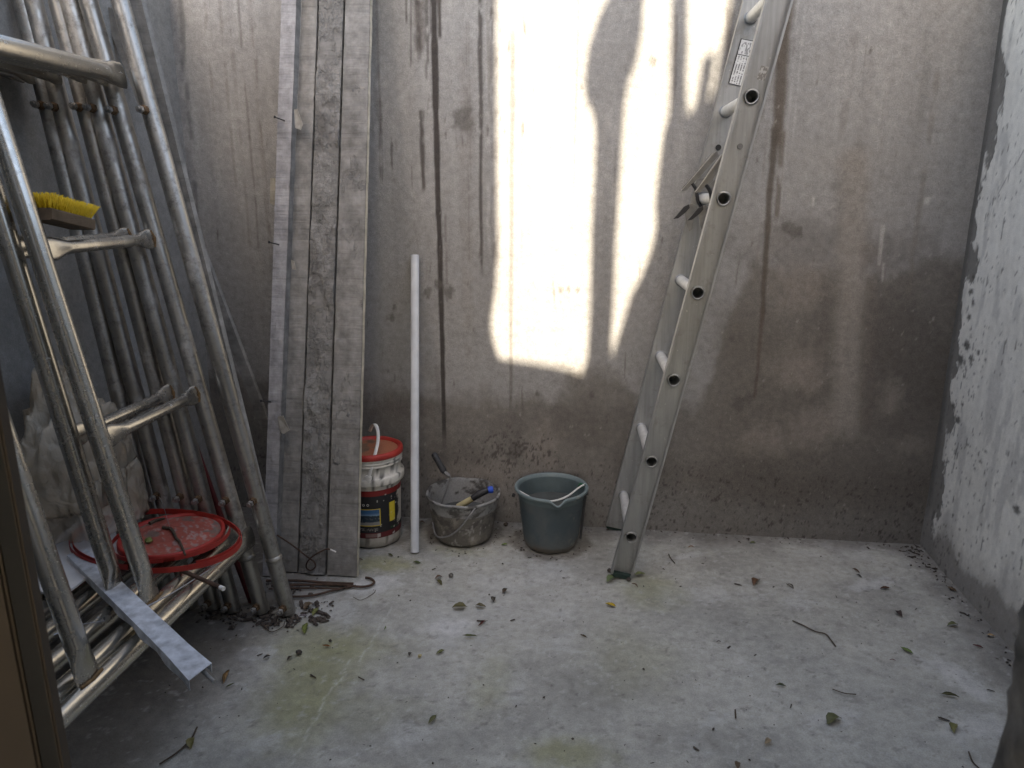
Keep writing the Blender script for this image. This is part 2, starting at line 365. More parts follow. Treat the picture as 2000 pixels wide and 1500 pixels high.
for (px, py, rx, ry, k, sd) in [(735, 1140, .10, .045, .7, 31), (880, 1225, .07, .05, .75, 32), (500, 1275, .05, .04, .7, 33), (1880, 1325, .05, .10, .7, 34), (1700, 1140, .10, .03, .7, 35), (1345, 1085, .06, .02, .6, 36),
                                (1630, 1400, .09, .03, .45, 37), (1075, 1115, .10, .07, .35, 38), (1900, 1420, .08, .05, .5, 39), (800, 1430, .06, .05, .4, 40), (1000, 1180, .3, .12, .25, 41), (520, 1450, .06, .03, .45, 42)]:
    c = lerp3(c, (0.52, 0.52, 0.51), k*.85*blob(gx, gy, fp(px, py), rx, ry, 0.5, .55, sd, 1.0))
c = lerp3(c, (0.125, 0.105, 0.09), 0.72*sm(-0.82, -1.25, gx+0.28*(fbm(gx, gy, 5, seed=44)-.5))*(0.6+0.4*sm(1.2, 1.9, gy)))  # brown dirt and shade painted together under the scaffold frames
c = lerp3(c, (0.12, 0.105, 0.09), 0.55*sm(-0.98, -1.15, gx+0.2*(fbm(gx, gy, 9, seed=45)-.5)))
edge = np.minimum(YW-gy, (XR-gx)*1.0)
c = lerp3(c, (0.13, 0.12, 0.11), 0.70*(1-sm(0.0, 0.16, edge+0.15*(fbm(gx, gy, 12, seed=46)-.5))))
for (px, py, r) in [(905, 1062, .135), (1075, 1082, .135), (740, 1062, .13)]:                       # dark rings on the floor round the buckets
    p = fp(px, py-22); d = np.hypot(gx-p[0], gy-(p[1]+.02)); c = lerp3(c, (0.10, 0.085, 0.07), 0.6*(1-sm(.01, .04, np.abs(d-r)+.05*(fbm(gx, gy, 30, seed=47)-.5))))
for (a, b, wd, k) in [((682, 1285), (568, 1490), .0022, .28), ((735, 1450), (640, 1500), .002, .3), ((770, 1180), (700, 1290), .002, .25)]:   # pale scratches
    A = fp(*a); B = fp(*b); t = np.clip(((gx-A[0])*(B[0]-A[0])+(gy-A[1])*(B[1]-A[1]))/((B[0]-A[0])**2+(B[1]-A[1])**2), 0, 1)
    d = np.hypot(gx-A[0]-t*(B[0]-A[0])+.045*(fbm(gx, gy, 14, seed=50)-.5), gy-A[1]-t*(B[1]-A[1])); c = lerp3(c, (.66, .66, .62), k*(1-sm(wd*.5, wd*2, d)))
sw = fbm(gx+.15*fbm(gx, gy, 3, seed=54), gy+.2*fbm(gx, gy, 2.5, seed=55), 10, 38, seed=56, octv=4, g=.6)
c *= (0.90+0.20*sw)[..., None]
pit = fbm(gx, gy, 45, seed=57, octv=4, g=.65); c = lerp3(c, (0.45, 0.45, 0.43), 0.4*sm(.66, .76, pit)); c = lerp3(c, (0.17, 0.16, 0.145), 0.4*sm(.66, .78, fbm(gx+5, gy, 34, seed=58, octv=4, g=.65)))
dk = fbm(gx, gy, 60, seed=51, octv=3); c = lerp3(c, (0.12, 0.11, 0.10), 0.5*sm(0.76, 0.84, dk))
zz = 0.006*(fbm(gx, gy, 3, seed=52)-.5)+0.0025*(fbm(gx, gy, 22, seed=53)-.5)
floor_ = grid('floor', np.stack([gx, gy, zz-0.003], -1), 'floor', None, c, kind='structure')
mesh('house_floor', [(-3, -3.2, -0.008), (2.6, -3.2, -0.008), (2.6, 0.6, -0.008), (-3, 0.6, -0.008)], [(0, 1, 2, 3)], 'plaster', None, False, kind='structure')
# ---- back wall
WT = 2.6
nx, nz = 760, 330
gx, gz = np.meshgrid(np.linspace(XL-0.1, XR+0.1, nx), np.linspace(-0.05, WT, nz), indexing='ij')
def wp(x, y): p = ony(x, y, YW); return p[0], p[2]
c = np.ones((nx, nz, 3))*np.array([0.305, 0.298, 0.285])
c *= (0.84+0.32*fbm(gx, gz, 1.7, seed=61, octv=5))[..., None]
c *= (0.88+0.24*fbm(gx, gz, 16, 3, seed=62, octv=4))[..., None]*(0.91+0.18*fbm(gx, gz, 34, 1.3, seed=66, octv=4, g=.6))[..., None]
# rising damp: irregular band along the bottom, much higher right of the ladder
c = lerp3(c, (0.25, 0.242, 0.235), 0.6*sm(1.45, 0.9, gz+0.35*(fbm(gx, gz, 3, seed=63)-.5)))        # pinkish mid zone
n1 = fbm(gx, gz, 5.5, seed=64, octv=6, g=.58); n2 = fbm(gx, gz, 2.3, seed=65, octv=5)
hl = 0.61+0.36*(n1-.5)+0.14*(n2-.5)
hr = 1.14+0.26*(n1-.5)+0.34*(n2-.5)
k = sm(0.35, 0.55, gx); top = hl*(1-k)+hr*k
c = lerp3(c, (0.142, 0.127, 0.110), 0.76*sm(top+0.05, top-0.07, gz))
c = lerp3(c, (0.135, 0.118, 0.10), 0.32*k*sm(0.92, 0.70, gz+0.25*(n1-.5)))
for (px, py, rx, rz, kk, sd) in [(1800, 690, .20, .28, .62, 71), (1560, 480, .22, .10, .35, 72), (1480, 950, .28, .14, .40, 73), (1660, 380, .05, .16, .4, 74), (1620, 640, .07, .20, .4, 75), (1750, 500, .16, .08, .35, 76),
                                 (880, 900, .14, .10, .35, 77), (1130, 830, .18, .10, .45, 78), (800, 790, .12, .05, .3, 79), (1440, 640, .10, .16, .25, 80), (1000, 830, .10, .05, .3, 83), (1760, 950, .3, .10, .35, 84), (1240, 900, .1, .1, .4, 85)]:
    c = lerp3(c, (0.10, 0.088, 0.078), kk*blob(gx, gz, wp(px, py), rx, rz, 0, .6, sd, .8))
for (px, py, rx, rz, kk, sd) in [(1560, 720, .10, .08, .5, 86), (1600, 830, .09, .07, .5, 87), (1740, 780, .04, .07, .45, 88), (1060, 870, .07, .10, .35, 89), (950, 930, .2, .06, .35, 90), (1500, 860, .10, .06, .45, 91), (1560, 560, .08, .08, .35, 92), (1780, 870, .06, .03, .3, 93)]:
    c = lerp3(c, (0.30, 0.265, 0.235), kk*blob(gx, gz, wp(px, py), rx, rz, 0, .7, sd, .9))
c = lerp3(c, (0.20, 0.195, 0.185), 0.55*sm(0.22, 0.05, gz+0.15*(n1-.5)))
# pale vertical runnel right of the ladder
def vline(px0, py0, px1, py1, wpx, col, k, wob=0.010, sd=1, brk=0.0, taper=True, soft=.55):
    global c
    a = wp(px0, py0); b = wp(px1, py1); t = (gz-a[1])/(b[1]-a[1])
    xc = a[0]+(b[0]-a[0])*np.clip(t, 0, 1)+wob*(fbm(gx*0, gz, 4, 6, seed=sd, octv=3)-.5)
    wd = wpx*0.5*0.0021*(0.75+0.5*fbm(gx*0, gz, 3, 25, seed=sd+1, octv=3))
    if taper: wd = wd*(1-0.35*np.clip(t, 0, 1))
    d = np.abs(gx-xc)
    kk = (1-sm(wd*(1-soft), wd*(1+soft)+.0015, d))*sm(-0.02, 0.02, t)*(1-sm(.93, 1.02, t))
    if brk: kk = kk*sm(brk-.12, brk+.12, fbm(gx, gz, 30, 14, seed=sd+2, octv=3))
    c = lerp3(c, col, k*kk)
vline(1672, 290, 1650, 860, 46, (0.285, 0.262, 0.235), .75, .012, 101, 0, False, .7)
DK = (0.075, 0.066, 0.060); MD = (0.145, 0.13, 0.12)
for a in [(845, -60, 868, 880, 11, (.055, .048, .044), .97, .006, 110, 0, True, .25), (857, -60, 859, 78, 7, DK, .95, .004, 113, 0, True, .3), (938, -60, 940, 545, 7, DK, .85, .006, 116, .35), (1001, 60, 997, 880, 8, MD, .7, .003, 119),
          (818, -60, 820, 105, 22, MD, .85, .004, 122, .42), (815, 0, 820, 120, 8, DK, .8, .004, 123, .42), (833, -60, 836, 130, 6, DK, .7, .003, 124, .42), (829, -20, 833, 160, 5, DK, .55, .004, 125, .42), (793, -60, 794, 48, 4, DK, .7, .003, 128), (803, -60, 803, 135, 3, DK, .6, .003, 131), (838, -60, 841, 70, 3, DK, .6, .003, 134, .45),
          (823, 215, 828, 375, 9, DK, .9, .008, 137, .36), (735, -60, 745, 360, 4, MD, .7, .008, 140), (913, 80, 912, 720, 26, (0.25, 0.235, .22), .55, .01, 143, .4),
          (1538, -60, 1516, 300, 25, (0.11, 0.09, 0.072), .92, .010, 146), (1512, 250, 1488, 640, 11, (0.10, 0.085, 0.07), .9, .010, 149), (1530, 255, 1516, 430, 12, (0.14, 0.12, 0.10), .75, .006, 152, .3), (1490, 600, 1472, 785, 7, (0.11, 0.09, 0.075), .8, .012, 155),
          (1322, -60, 1318, 190, 8, MD, .55, .004, 158, .35), (1424, 20, 1415, 320, 6, MD, .6, .004, 161, .35), (331, -60, 385, 560, 26, (0.20, 0.20, 0.205), .65, .02, 164, .4), (347, -60, 395, 560, 10, (0.10, .10, .10), .6, .02, 167, .45),
          (300, -60, 360, 500, 40, (0.46, 0.46, 0.47), .5, .02, 170, .4), (745, 220, 748, 360, 3, DK, .5, .002, 173, .4), (765, 280, 766, 330, 4, DK, .6, .002, 176), (1700, 480, 1690, 850, 30, (.16, .135, .118), .4, .012, 179, .3), (870, 420, 873, 560, 4, MD, .6, .004, 180, .4), (833, 490, 835, 560, 7, MD, .6, .004, 181, .45), (850, 620, 857, 800, 12, MD, .5, .01, 182, .55),
          (1725, 440, 1716, 520, 7, (.50, .48, .45), .6, .004, 183, .5), (1812, 385, 1808, 400, 12, (.5, .48, .46), .6, .003, 185, .5), (1735, 380, 1722, 560, 4, (.42, .40, .38), .5, .006, 187, .55), (1590, 385, 1588, 405, 4, (.5, .48, .45), .5, .002, 189)]:
    vline(*a)
for q_ in range(34):
    px = random.choice([random.uniform(700, 1330), random.uniform(1430, 1860), random.uniform(380, 540)]); y0 = random.choice([-60, -60, -60, random.uniform(0, 600)]); ln = random.uniform(120, 620)
    vline(px, y0, px+(1000-px)*ln/6300, y0+ln, random.choice([3, 4, 6, 9, 16]), random.choice([MD, (.2, .185, .17), (.42, .41, .39), (.17, .15, .13)]), random.uniform(.25, .6), .006, 600+q_*4, random.choice([.4, .48, .55]))
for (px, py, rpx) in [(858, 556, 9), (835, 572, 8), (875, 570, 11), (1095, 566, 5), (1110, 565, 5), (1128, 567, 4), (1275, 120, 7), (770, 600, 5), (1050, 770, 5), (1155, 772, 6), (1555, 452, 12), (1535, 445, 9), (1430, 660, 6), (1440, 790, 12), (1460, 778, 9), (1700, 100, 3), (765, 620, 7), (905, 230, 20), (1005, 880, 16), (985, 850, 8), (1010, 850, 8), (1290, 640, 4)]:
    p = wp(px, py); c = lerp3(c, (0.11, 0.10, 0.09), .7*blob(gx, gz, p, rpx*.0019, rpx*.0024, 0, .4, px, 1.0))
sp = fbm(gx, gz, 70, 45, seed=200, octv=3)
c = lerp3(c, (0.09, 0.08, 0.07), 0.5*sm(.84, .90, sp+0.07*sm(0.62, 0.35, gz))*sm(.80, .5, gz)*sm(.42, .6, fbm(gx, gz, 4, seed=201)))
sp = fbm(gx, gz, 120, 26, seed=203, octv=3); c = lerp3(c, (0.10, 0.09, 0.08), 0.4*sm(.86, .92, sp)*sm(.45, .62, fbm(gx, gz, 3.3, seed=202)))
for _ in range(130):
    px, py = random.uniform(400, 1850), random.uniform(0, 1000); 
    if random.random() < .6: px = random.gauss(random.choice([860, 760, 1000, 1500]), 60)
    ln = random.choice([6, 8, 12, 20, 45]); p = wp(px, py); c = lerp3(c, (.12, .105, .095), random.uniform(.25, .75)*blob(gx, gz, p, random.choice([.002, .003, .0045]), ln*.0011, random.uniform(-.15, .15), .5, int(px), .8))
mold = blob(gx, gz, wp(1000, 880), .16, .07, 0, .8, 207, .6)*.12+.05*sm(.45, .15, gz)
sp = fbm(gx+1, gz, 85, seed=205, octv=4, g=.6); c = lerp3(c, (0.06, 0.052, 0.046), 0.75*sm(.70, .78, sp+mold)*sm(.004, .04, mold))
sp = fbm(gx+4, gz, 60, seed=209, octv=4, g=.6); c = lerp3(c, (0.42, 0.40, 0.37), 0.35*sm(.76, .84, sp))
rel = 0.010*(fbm(gx, gz, 1.5, seed=211)-.5)+0.004*(fbm(gx, gz, 8, seed=212)-.5)
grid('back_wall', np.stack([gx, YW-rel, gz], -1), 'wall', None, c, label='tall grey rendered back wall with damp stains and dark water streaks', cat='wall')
# ---- right wall: flaking white paint, bare dirty strip at the corner and foot
nyy, nz = 330, 260
gy, gz = np.meshgrid(np.linspace(0.6, YW+0.02, nyy), np.linspace(-0.05, 2.25, nz), indexing='ij')
c = np.ones((nyy, nz, 3))*np.array([0.70, 0.68, 0.62])
c *= (0.86+0.28*fbm(gy, gz, 2.5, seed=221, octv=5))[..., None]*(0.90+.2*fbm(gy, gz, 45, 12, seed=227, octv=4))[..., None]
c = lerp3(c, (0.40, 0.39, 0.37), .5*sm(.58, .72, fbm(gy, gz, 22, 6, seed=222, octv=5, g=.6)+.08*sm(1.6, .4, gz)))
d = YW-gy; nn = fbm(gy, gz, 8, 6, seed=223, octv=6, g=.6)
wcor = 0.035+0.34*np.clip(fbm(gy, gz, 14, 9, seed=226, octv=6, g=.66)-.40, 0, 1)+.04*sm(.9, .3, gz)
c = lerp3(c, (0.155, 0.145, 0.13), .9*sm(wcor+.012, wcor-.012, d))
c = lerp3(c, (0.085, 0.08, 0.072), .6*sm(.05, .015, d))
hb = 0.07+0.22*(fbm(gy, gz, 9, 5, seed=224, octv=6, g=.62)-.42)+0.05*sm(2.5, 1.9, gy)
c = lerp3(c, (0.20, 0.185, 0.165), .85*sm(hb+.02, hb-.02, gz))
c = lerp3(c, (0.30, 0.28, 0.255), .5*sm(hb+.16, hb, gz+.1*(nn-.5)))
for (sx, sy, t0, t1, k, sd) in [(80, 18, .79, .85, .7, 231), (60, 36, .83, .88, .75, 232), (130, 60, .77, .83, .65, 233), (40, 22, .86, .90, .6, 234)]:
    c = lerp3(c, (0.10, 0.095, 0.085), k*sm(t0, t1, fbm(gy, gz, sx, sy, seed=sd, octv=3)+.05*sm(1.3, .5, gz)*sm(.7, .1, d)))
for (px, py, rp) in [(1897, 570, 7), (1901, 592, 6), (1893, 620, 7), (1890, 675, 12), (1878, 705, 14), (1899, 700, 8), (1912, 690, 6), (1900, 540, 5), (1925, 705, 4), (1985, 995, 9), (1870, 820, 9), (1862, 795, 8), (1880, 790, 6)]:
    p = onx(px, py, XR); c = lerp3(c, (0.10, 0.095, 0.085), .9*blob(gy, gz, (p[1], p[2]), rp*.0020, rp*.0014, 0, .35, px, .9))
A = onx(2000, 298, XR); B = onx(1950, 380, XR)
t = np.clip((gy-A[1])/(B[1]-A[1]), 0, 1); dd = np.abs(gz-(A[2]+t*(B[2]-A[2]))+.05*(fbm(gy, gz*0, 9, seed=240)-.5)); c = lerp3(c, (.2, .19, .18), .7*(1-sm(.001, .005, dd))*(gy > A[1])*(gy < B[1]))
rel = 0.012*(fbm(gy, gz, 2, seed=241)-.5)+.004*sm(wcor+.01, wcor-.01, d)
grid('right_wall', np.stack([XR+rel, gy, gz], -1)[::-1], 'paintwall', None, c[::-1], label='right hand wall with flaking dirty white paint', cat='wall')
# ---- left wall
gy, gz = np.meshgrid(np.linspace(0.6, YW, 150), np.linspace(-0.05, 2.12, 150), indexing='ij')
c = np.ones((150, 150, 3))*np.array([0.25, 0.243, 0.23])*(0.8+.4*fbm(gy, gz, 4, seed=251, octv=5))[..., None]
grid('left_wall', np.stack([XL+.008*(fbm(gy, gz, 3, seed=252)-.5), gy, gz], -1), 'wall', None, c, label='dark grey side wall behind the scaffold frames', cat='wall')
for nm, lo, hi in (('back_wall_core', (XL-.3, YW+.03, -.2), (XR+.3, YW+.2, WT-.002)),):
    pass
# ---- the house the photo is taken from: front wall with doorway, roof slab, added unseen sun mask that shades the yard
hs = thing('house', 'house whose doorway frames the view of the yard', 'house', (0, 0, 0))
box('front_wall', (-2.6, 0.45, -.2), (-0.755, 0.6, 2.2), 'plaster', hs)
box('lintel', (-2.6, 0.45, 2.2), (2.4, 0.6, 2.25), 'rough', hs)
box('roof_slab', (-2.7, -3.1, 2.25), (2.5, 0.6, 2.32), 'plaster', hs)
box('rear_wall', (-2.7, -3.25, -.2), (2.5, -3.1, 0.9), 'plaster', hs)  # unseen wall; the gap in it is added to throw fill on the jambs
box('rear_wall', (-2.7, -3.25, 0.9), (-0.8, -3.1, 2.25), 'plaster', hs)
box('rear_wall', (0.8, -3.25, 0.9), (2.5, -3.1, 2.25), 'plaster', hs)
box('rear_wall', (-0.8, -3.25, 2.0), (0.8, -3.1, 2.25), 'plaster', hs)
box('side_wall', (-2.75, -3.1, -.2), (-2.6, 0.45, 2.25), 'plaster', hs)
box('side_wall', (2.4, -3.1, -.2), (2.55, 0.45, 2.25), 'plaster', hs)
# right door jamb of rough broken masonry
n1, n2 = 90, 22
jz, jt = np.meshgrid(np.linspace(0, 2.2, n1*2), np.linspace(0, 1, n2), indexing='ij')
jy = 0.44+0.16*np.clip(jt/0.5, 0, 1); jx = 0.355+1.6*np.clip((jt-.5)/.5, 0, 1)**2
nn = fbm(jz*1.0, jt*.3+jx*2, 22, seed=260, octv=4, g=.6)-.5
P = np.stack([jx+.030*nn*(jx < .6)-.004, jy-.016*nn*(jx > .356)+.01*(fbm(jz, jy*6, 9, seed=261)-.5), jz], -1)
grid('door_reveal', P[::-1], 'rough', hs)
# added unseen sun mask: its cut holes shape the light on the back wall
HY = -1.7
holes = [[(965, -120), (965, 100), (966, 300), (968, 480), (962, 560), (954, 610), (954, 645), (962, 680), (972, 703), (1010, 709), (1060, 716), (1110, 727), (1140, 736), (1152, 700), (1158, 600), (1160, 450), (1165, 350), (1168, 260), (1165, 212), (1150, 188), (1147, 150), (1154, 90), (1174, 30), (1195, -10), (1208, -60), (1204, -120)],
         [(1250, -120), (1254, -20), (1250, 50), (1238, 110), (1222, 150), (1214, 200), (1210, 300), (1203, 400), (1197, 500), (1193, 600), (1188, 670), (1192, 705), (1203, 690), (1224, 622), (1236, 580), (1258, 540), (1276, 492), (1287, 440), (1284, 390), (1291, 330), (1300, 260), (1312, 220), (1316, 100), (1318, -120)],
         [(1340, -120), (1338, 100), (1335, 165), (1338, 215), (1349, 226), (1364, 205), (1371, 160), (1378, 112), (1392, 100), (1386, 140), (1376, 196), (1386, 206), (1402, 170), (1411, 110), (1422, 60), (1434, 0), (1440, -120)]]
bm = bmesh.new(); es = []
def loop(pts):
    vs_ = [bm.verts.new(p) for p in pts]
    for i in range(len(vs_)): es.append(bm.edges.new((vs_[i], vs_[(i+1) % len(vs_)])))
loop([(-1.95, HY, 2.32), (1.55, HY, 2.32), (1.55, HY, 6.75), (-1.95, HY, 6.75)])
for hp in holes:
    pts = []; HP = np.array(hp, float); nh_ = len(HP); ar = np.sum(HP[:, 0]*np.roll(HP[:, 1], -1)-np.roll(HP[:, 0], -1)*HP[:, 1])
    tg = np.roll(HP, -1, 0)-np.roll(HP, 1, 0); tg /= np.linalg.norm(tg, axis=1)[:, None]; nm_ = np.stack([-tg[:, 1], tg[:, 0]], 1)*np.sign(ar); HP = HP+nm_*6.0
    for (px, py) in HP:
        p = ony(px, py, YW); pts.append(tuple(p+S*((HY-YW)/S[1])))
    loop(pts)
bmesh.ops.triangle_fill(bm, use_beauty=True, use_dissolve=False, edges=es, normal=(0, -1, 0))
r = bmesh.ops.extrude_face_region(bm, geom=bm.faces[:])
for v in r['geom']:
    if isinstance(v, bmesh.types.BMVert): v.co.y -= 0.02
bmesh.ops.recalc_face_normals(bm, faces=bm.faces[:])
me = bpy.data.meshes.new('sun_mask'); bm.to_mesh(me); bm.free(); me.materials.append(MAT['dark'])
link(bpy.data.objects.new('sun_mask', me), hs)
# left door frame: beige aluminium profile, black gasket, thin outer lip
df = thing('door_frame', 'blurred beige aluminium door frame with black gasket at the left edge', 'door frame', (-0.66, 0.55, 0))
box('jamb', (-0.755, 0.590, 0), (-0.5845, 0.604, 2.19), 'jamb', df, 0.003)
box('gasket', (-0.5843, 0.594, 0), (-0.5617, 0.603, 2.19), 'gasket', df, 0.001)
box('lip', (-0.5615, 0.590, 0), (-0.5565, 0.604, 2.19), 'jamb', df, 0.002)

# ================================================================== SCAFFOLD FRAMES leaning on the left wall
FY = 2.065; FW_ = 1.23; R5 = 0.0245
def flat(n=5, a=.036, b=.010, L=.09, r=R5): return None
def bartube(name, p0, p1, r, wide, mat, par, f0=True, f1=True, fl=0.09, fa=1.45, fb=0.35):
    p0 = np.array(p0, float); p1 = np.array(p1, float); L = np.linalg.norm(p1-p0); u = (p1-p0)/L; ts = []; rs = []
    def sec(t, k): ts.append(p0+u*t); rs.append((r*(1+(fa-1)*k), r*(1+(fb-1)*k)))
    if f0:
        for t, k in ((0, 1), (fl*.35, .95), (fl*.6, .6), (fl*.85, .2), (fl, 0)): sec(t, k)
    else: sec(0, 0)
    if f1:
        for t, k in ((fl, 0), (fl*.85, .2), (fl*.6, .6), (fl*.35, .95), (0, 1)): sec(L-t, k)
    else: sec(L, 0)
    return tube(name, ts, rs, mat, par, 18, wide)
def make_frame(flip, label):
    bx_ = -.040 if flip else 0.0
    o = thing('scaffold_frame', label, 'scaffold frame', (0, 0, 0), 'scaffold frames stacked against the left wall')
    yf, yn = 0.0, -FW_
    for y in (yf, yn):
        p = tube('post', [(0, y, 0.004), (0, y, .19), (0, y, .2), (0, y, 1.0), (0, y, 2.0)], R5, 'post', o, 20)
        tube('coupling_ring', [(0, y, .196), (0, y, .200), (0, y, .206), (0, y, .212)], [R5, R5+.0035, R5+.0035, R5], 'post', p, 20)
        for z in (.035, .415, 1.60):
            b = tube('bolt', [(0, y, z), (0, y-.062, z+.002)], .0058, 'bolt', o, 8)
            tube('nut', [(0, y-.024, z), (0, y-.030, z), (0, y-.031, z), (0, y-.039, z)], [.0135, .0135, .011, .011], 'nut', b, 6)
            tube('nut', [(0, y-.044, z), (0, y-.054, z)], .0105, 'bolt', b, 6)
    yi = yf-R5+.004; yj = yn+R5-.004
    for z, nm in ((.30, 'bottom_bar'), (1.70, 'top_bar')):
        bartube(nm, (bx_, yi, z), (bx_, yj, z), R5, (0, 0, 1), 'bar', o)
    yu = -0.465 if not flip else -.782
    bartube('upright', (bx_, yu, .30+R5-.004), (bx_, yu, 1.70-R5+.004), R5*.98, (0, 1, 0), 'tube', o)
    pe = yf if not flip else yn; sgn = 1 if not flip else -1
    for z in (.765, 1.24):
        bartube('rung', (bx_, yu+sgn*(R5-.004), z), (bx_*.6, pe-sgn*(R5-.004), z), .0165, (0, 0, 1), 'tube', o, fa=1.75, fb=.45, fl=.075)
        t = tube('weld_bead', [(0.004, pe-sgn*(R5-.002), z-.024), (0.010, pe-sgn*(R5-.004), z), (0.004, pe-sgn*(R5-.002), z+.024)], .0042, 'weld', o, 6)
    tube('weld_bead', [(bx_+.009, yu-.034, .30+R5-.001), (bx_+.012, yu, .30+R5-.003), (bx_+.009, yu+.034, .30+R5-.001)], .0042, 'weld', o, 6)
    return o
proto = {False: make_frame(False, 'x'), True: make_frame(True, 'x')}
used = set()
for i, (x0, sl_, flip, lab) in enumerate([
        (-1.010, -.1815, True, 'outermost steel scaffold frame, its cement splashed post standing next to the planks'),
        (-1.100, -.182, False, 'second scaffold frame from the planks, carrying the front rungs beneath the yellow brush'),
        (-1.198, -.158, False, 'third scaffold frame from the planks, its rungs half hidden behind the front rungs'),
        (-1.272, -.140, True, 'fourth scaffold frame from the planks, seen as a post amid the stack'),
        (-1.352, -.135, True, 'fifth scaffold frame from the planks, deep in the stack'),
        (-1.425, -.112, True, 'innermost scaffold frame leaning directly on the dark side wall')]):
    if flip in used: f = dup(proto[flip])
    else: f = proto[flip]; used.add(flip)
    f.location = (x0, FY-(.004*i % .011), 0.003); f.rotation_euler = (0, math.atan(sl_), 0); f['label'] = lab
def fx(i, z): a, s = [(-1.010, -.1815), (-1.100, -.182), (-1.198, -.158), (-1.272, -.14), (-1.352, -.135), (-1.425, -.112)][i]; return a+s*z
# grey battens and red stick among the posts
def stick(name, p0, p1, wv, tv, mat, label, cat, **k):
    p0, p1, wv, tv = [np.array(v, float) for v in (p0, p1, wv, tv)]
    V = []; n = 14
    for i in range(n+1):
        q = p0+(p1-p0)*i/n+wv*.02*(random.random()-.5)
        for a, b in ((-1, -1), (1, -1), (1, 1), (-1, 1)): V.append(q+wv*a*.5*(1+.05*(random.random()-.5))+tv*b*.5)
    Fc = [(3, 2, 1, 0), tuple(n*4+j for j in range(4))]+[(i*4+j, i*4+(j+1) % 4, (i+1)*4+(j+1) % 4, (i+1)*4+j) for i in range(n) for j in range(4)]
    o = mesh(name, V, Fc, mat, None, False, label=label, cat=cat, **k); return o
a = ony(410, 540, 2.50); b = ony(527, 850, 2.50); u = (b-a)/(b[2]-a[2])
p0 = a+u*(0.004-a[2]); p1 = a+u*(1.95-a[2]); stick('timber_batten', p0, p1, (.040, 0, 0), (0, .018, 0), 'woodA', 'slim grey batten leaning between the outermost scaffold post and the planks', 'batten')
ta, tb = ony(266, 0, 2.13), ony(384, 480, 2.13); tu = (tb-ta)/(tb[2]-ta[2])
stick('timber_batten', ta+tu*(.004-ta[2]), ta+tu*(2.25-ta[2]), (.042, 0, 0), (0, .022, 0), 'woodA', 'dark timber strip hugging the back of the outermost scaffold post', 'batten')
rs = thing('broom_handle', 'thin dark red stick with white tip between the scaffold posts', 'stick', (-1.165, 2.115, 0))
q0 = np.array((-1.165, 2.115, .006)); q1 = np.array((-1.452, 2.115, 1.12)); tube('shaft', [q0, q1], .011, 'redstick', rs, 10)
tube('tip', [q1, q1+(q1-q0)*.035, q1+(q1-q0)*.05], [.009, .006, .002], 'white', rs, 8)

# ================================================================== on the frames: brush, bag, board, lid, hoop, channel
bd = np.array([0.0, .142, -.030]); bd /= np.linalg.norm(bd); bo = np.array([fx(1, 1.24)-.012, 1.628, 1.2935])
br = thing('scrub_brush', 'yellow bristled wooden scrub brush lying upturned on the upper rung', 'brush', bo)
up_ = np.cross(np.array([1, 0, 0]), bd); wx = np.array([1., 0, 0])
prof = [(-.036, 0), (-.036, .022), (-.032, .026), (.032, .026), (.036, .022), (.036, 0), (.030, -.002), (-.030, -.002)]
prism('block', [bo+wx*a+up_*b for a, b in prof], bd*.150, 'woodD', br)
V = []; Fc = []
for i in range(15):
    for j in range(5):
        base = bo+bd*(.006+.0098*i)+wx*(-.027+.0135*j)+up_*.026
        for k in range(20):
            a = random.random()*6.28; r0 = .003*random.random(); tip = base+up_*(.030+.006*random.random())+wx*((j-2)*.0035+random.gauss(0, .0055))+bd*((i-7)*.0016+random.gauss(0, .0055))
            s0 = base+wx*r0*math.cos(a)+bd*r0*math.sin(a); n0 = len(V)
            for q in range(3): V.append(s0+wx*.0008*math.cos(q*2.1)+bd*.0008*math.sin(q*2.1))
            for q in range(3): V.append(tip+wx*.0007*math.cos(q*2.1)+bd*.0007*math.sin(q*2.1))
            Fc += [(n0, n0+1, n0+4, n0+3), (n0+1, n0+2, n0+5, n0+4), (n0+2, n0, n0+3, n0+5), (n0+3, n0+4, n0+5)]
mesh('bristles', V, Fc, 'yellow', br)
# plastic bag
th, ph = np.meshgrid(np.linspace(0, 2*math.pi, 121), np.linspace(0.02, math.pi*.62, 60), indexing='ij')
rr = 1+.55*(fbm(np.cos(th)*1.5+ph, np.sin(th)*1.5+ph*1.3, 1.5, seed=301, octv=4)-.5)+.30*np.abs(fbm(np.cos(th)*2+ph*1.7, np.sin(th)*2-ph, 2.6, seed=302, octv=3)-.5)
P = np.stack([-1.54+.115*rr*np.sin(ph)*np.cos(th), 1.925+.185*rr*np.sin(ph)*np.sin(th)-.10*np.cos(ph), .42+.40*rr*np.cos(ph)+.10*np.sin(ph)*(np.cos(ph) < .1)], -1)
P[..., 2] = np.maximum(P[..., 2], .37); P[..., 1] = np.minimum(P[..., 1], 2.025); P[..., 0] = np.maximum(P[..., 0], XL+.012)
grid('plastic_bag', P, 'film', None, label='crumpled dusty translucent plastic bag stuffed behind the scaffold uprights', cat='bag')
# white board
nrm = np.array([0, 0, 1.0]); pa = np.array([0, 0, .345])
poly = [onz(x, y, .345) for x, y in [(100, 1060), (150, 1014), (222, 1022), (236, 1078), (190, 1112), (120, 1165), (60, 1150)]]
poly = [np.array([max(p[0], -1.645), p[1], p[2]]) for p in poly]
wb = prism('white_board', poly, -nrm*.006, 'panel', None, label='torn white board tilted over the lower scaffold bars by the bag', cat='board')
q = onplane(150, 1035, pa, nrm); nl = thing('loose_nail', 'thin dark nail lying on the torn white board', 'nail', q)
tube('shank', [q+nrm*.004, q+np.array([.03, .03, .012])], .0016, 'black', nl, 6); tube('head', [q+nrm*.003, q+nrm*.005], .0035, 'black', nl, 8)
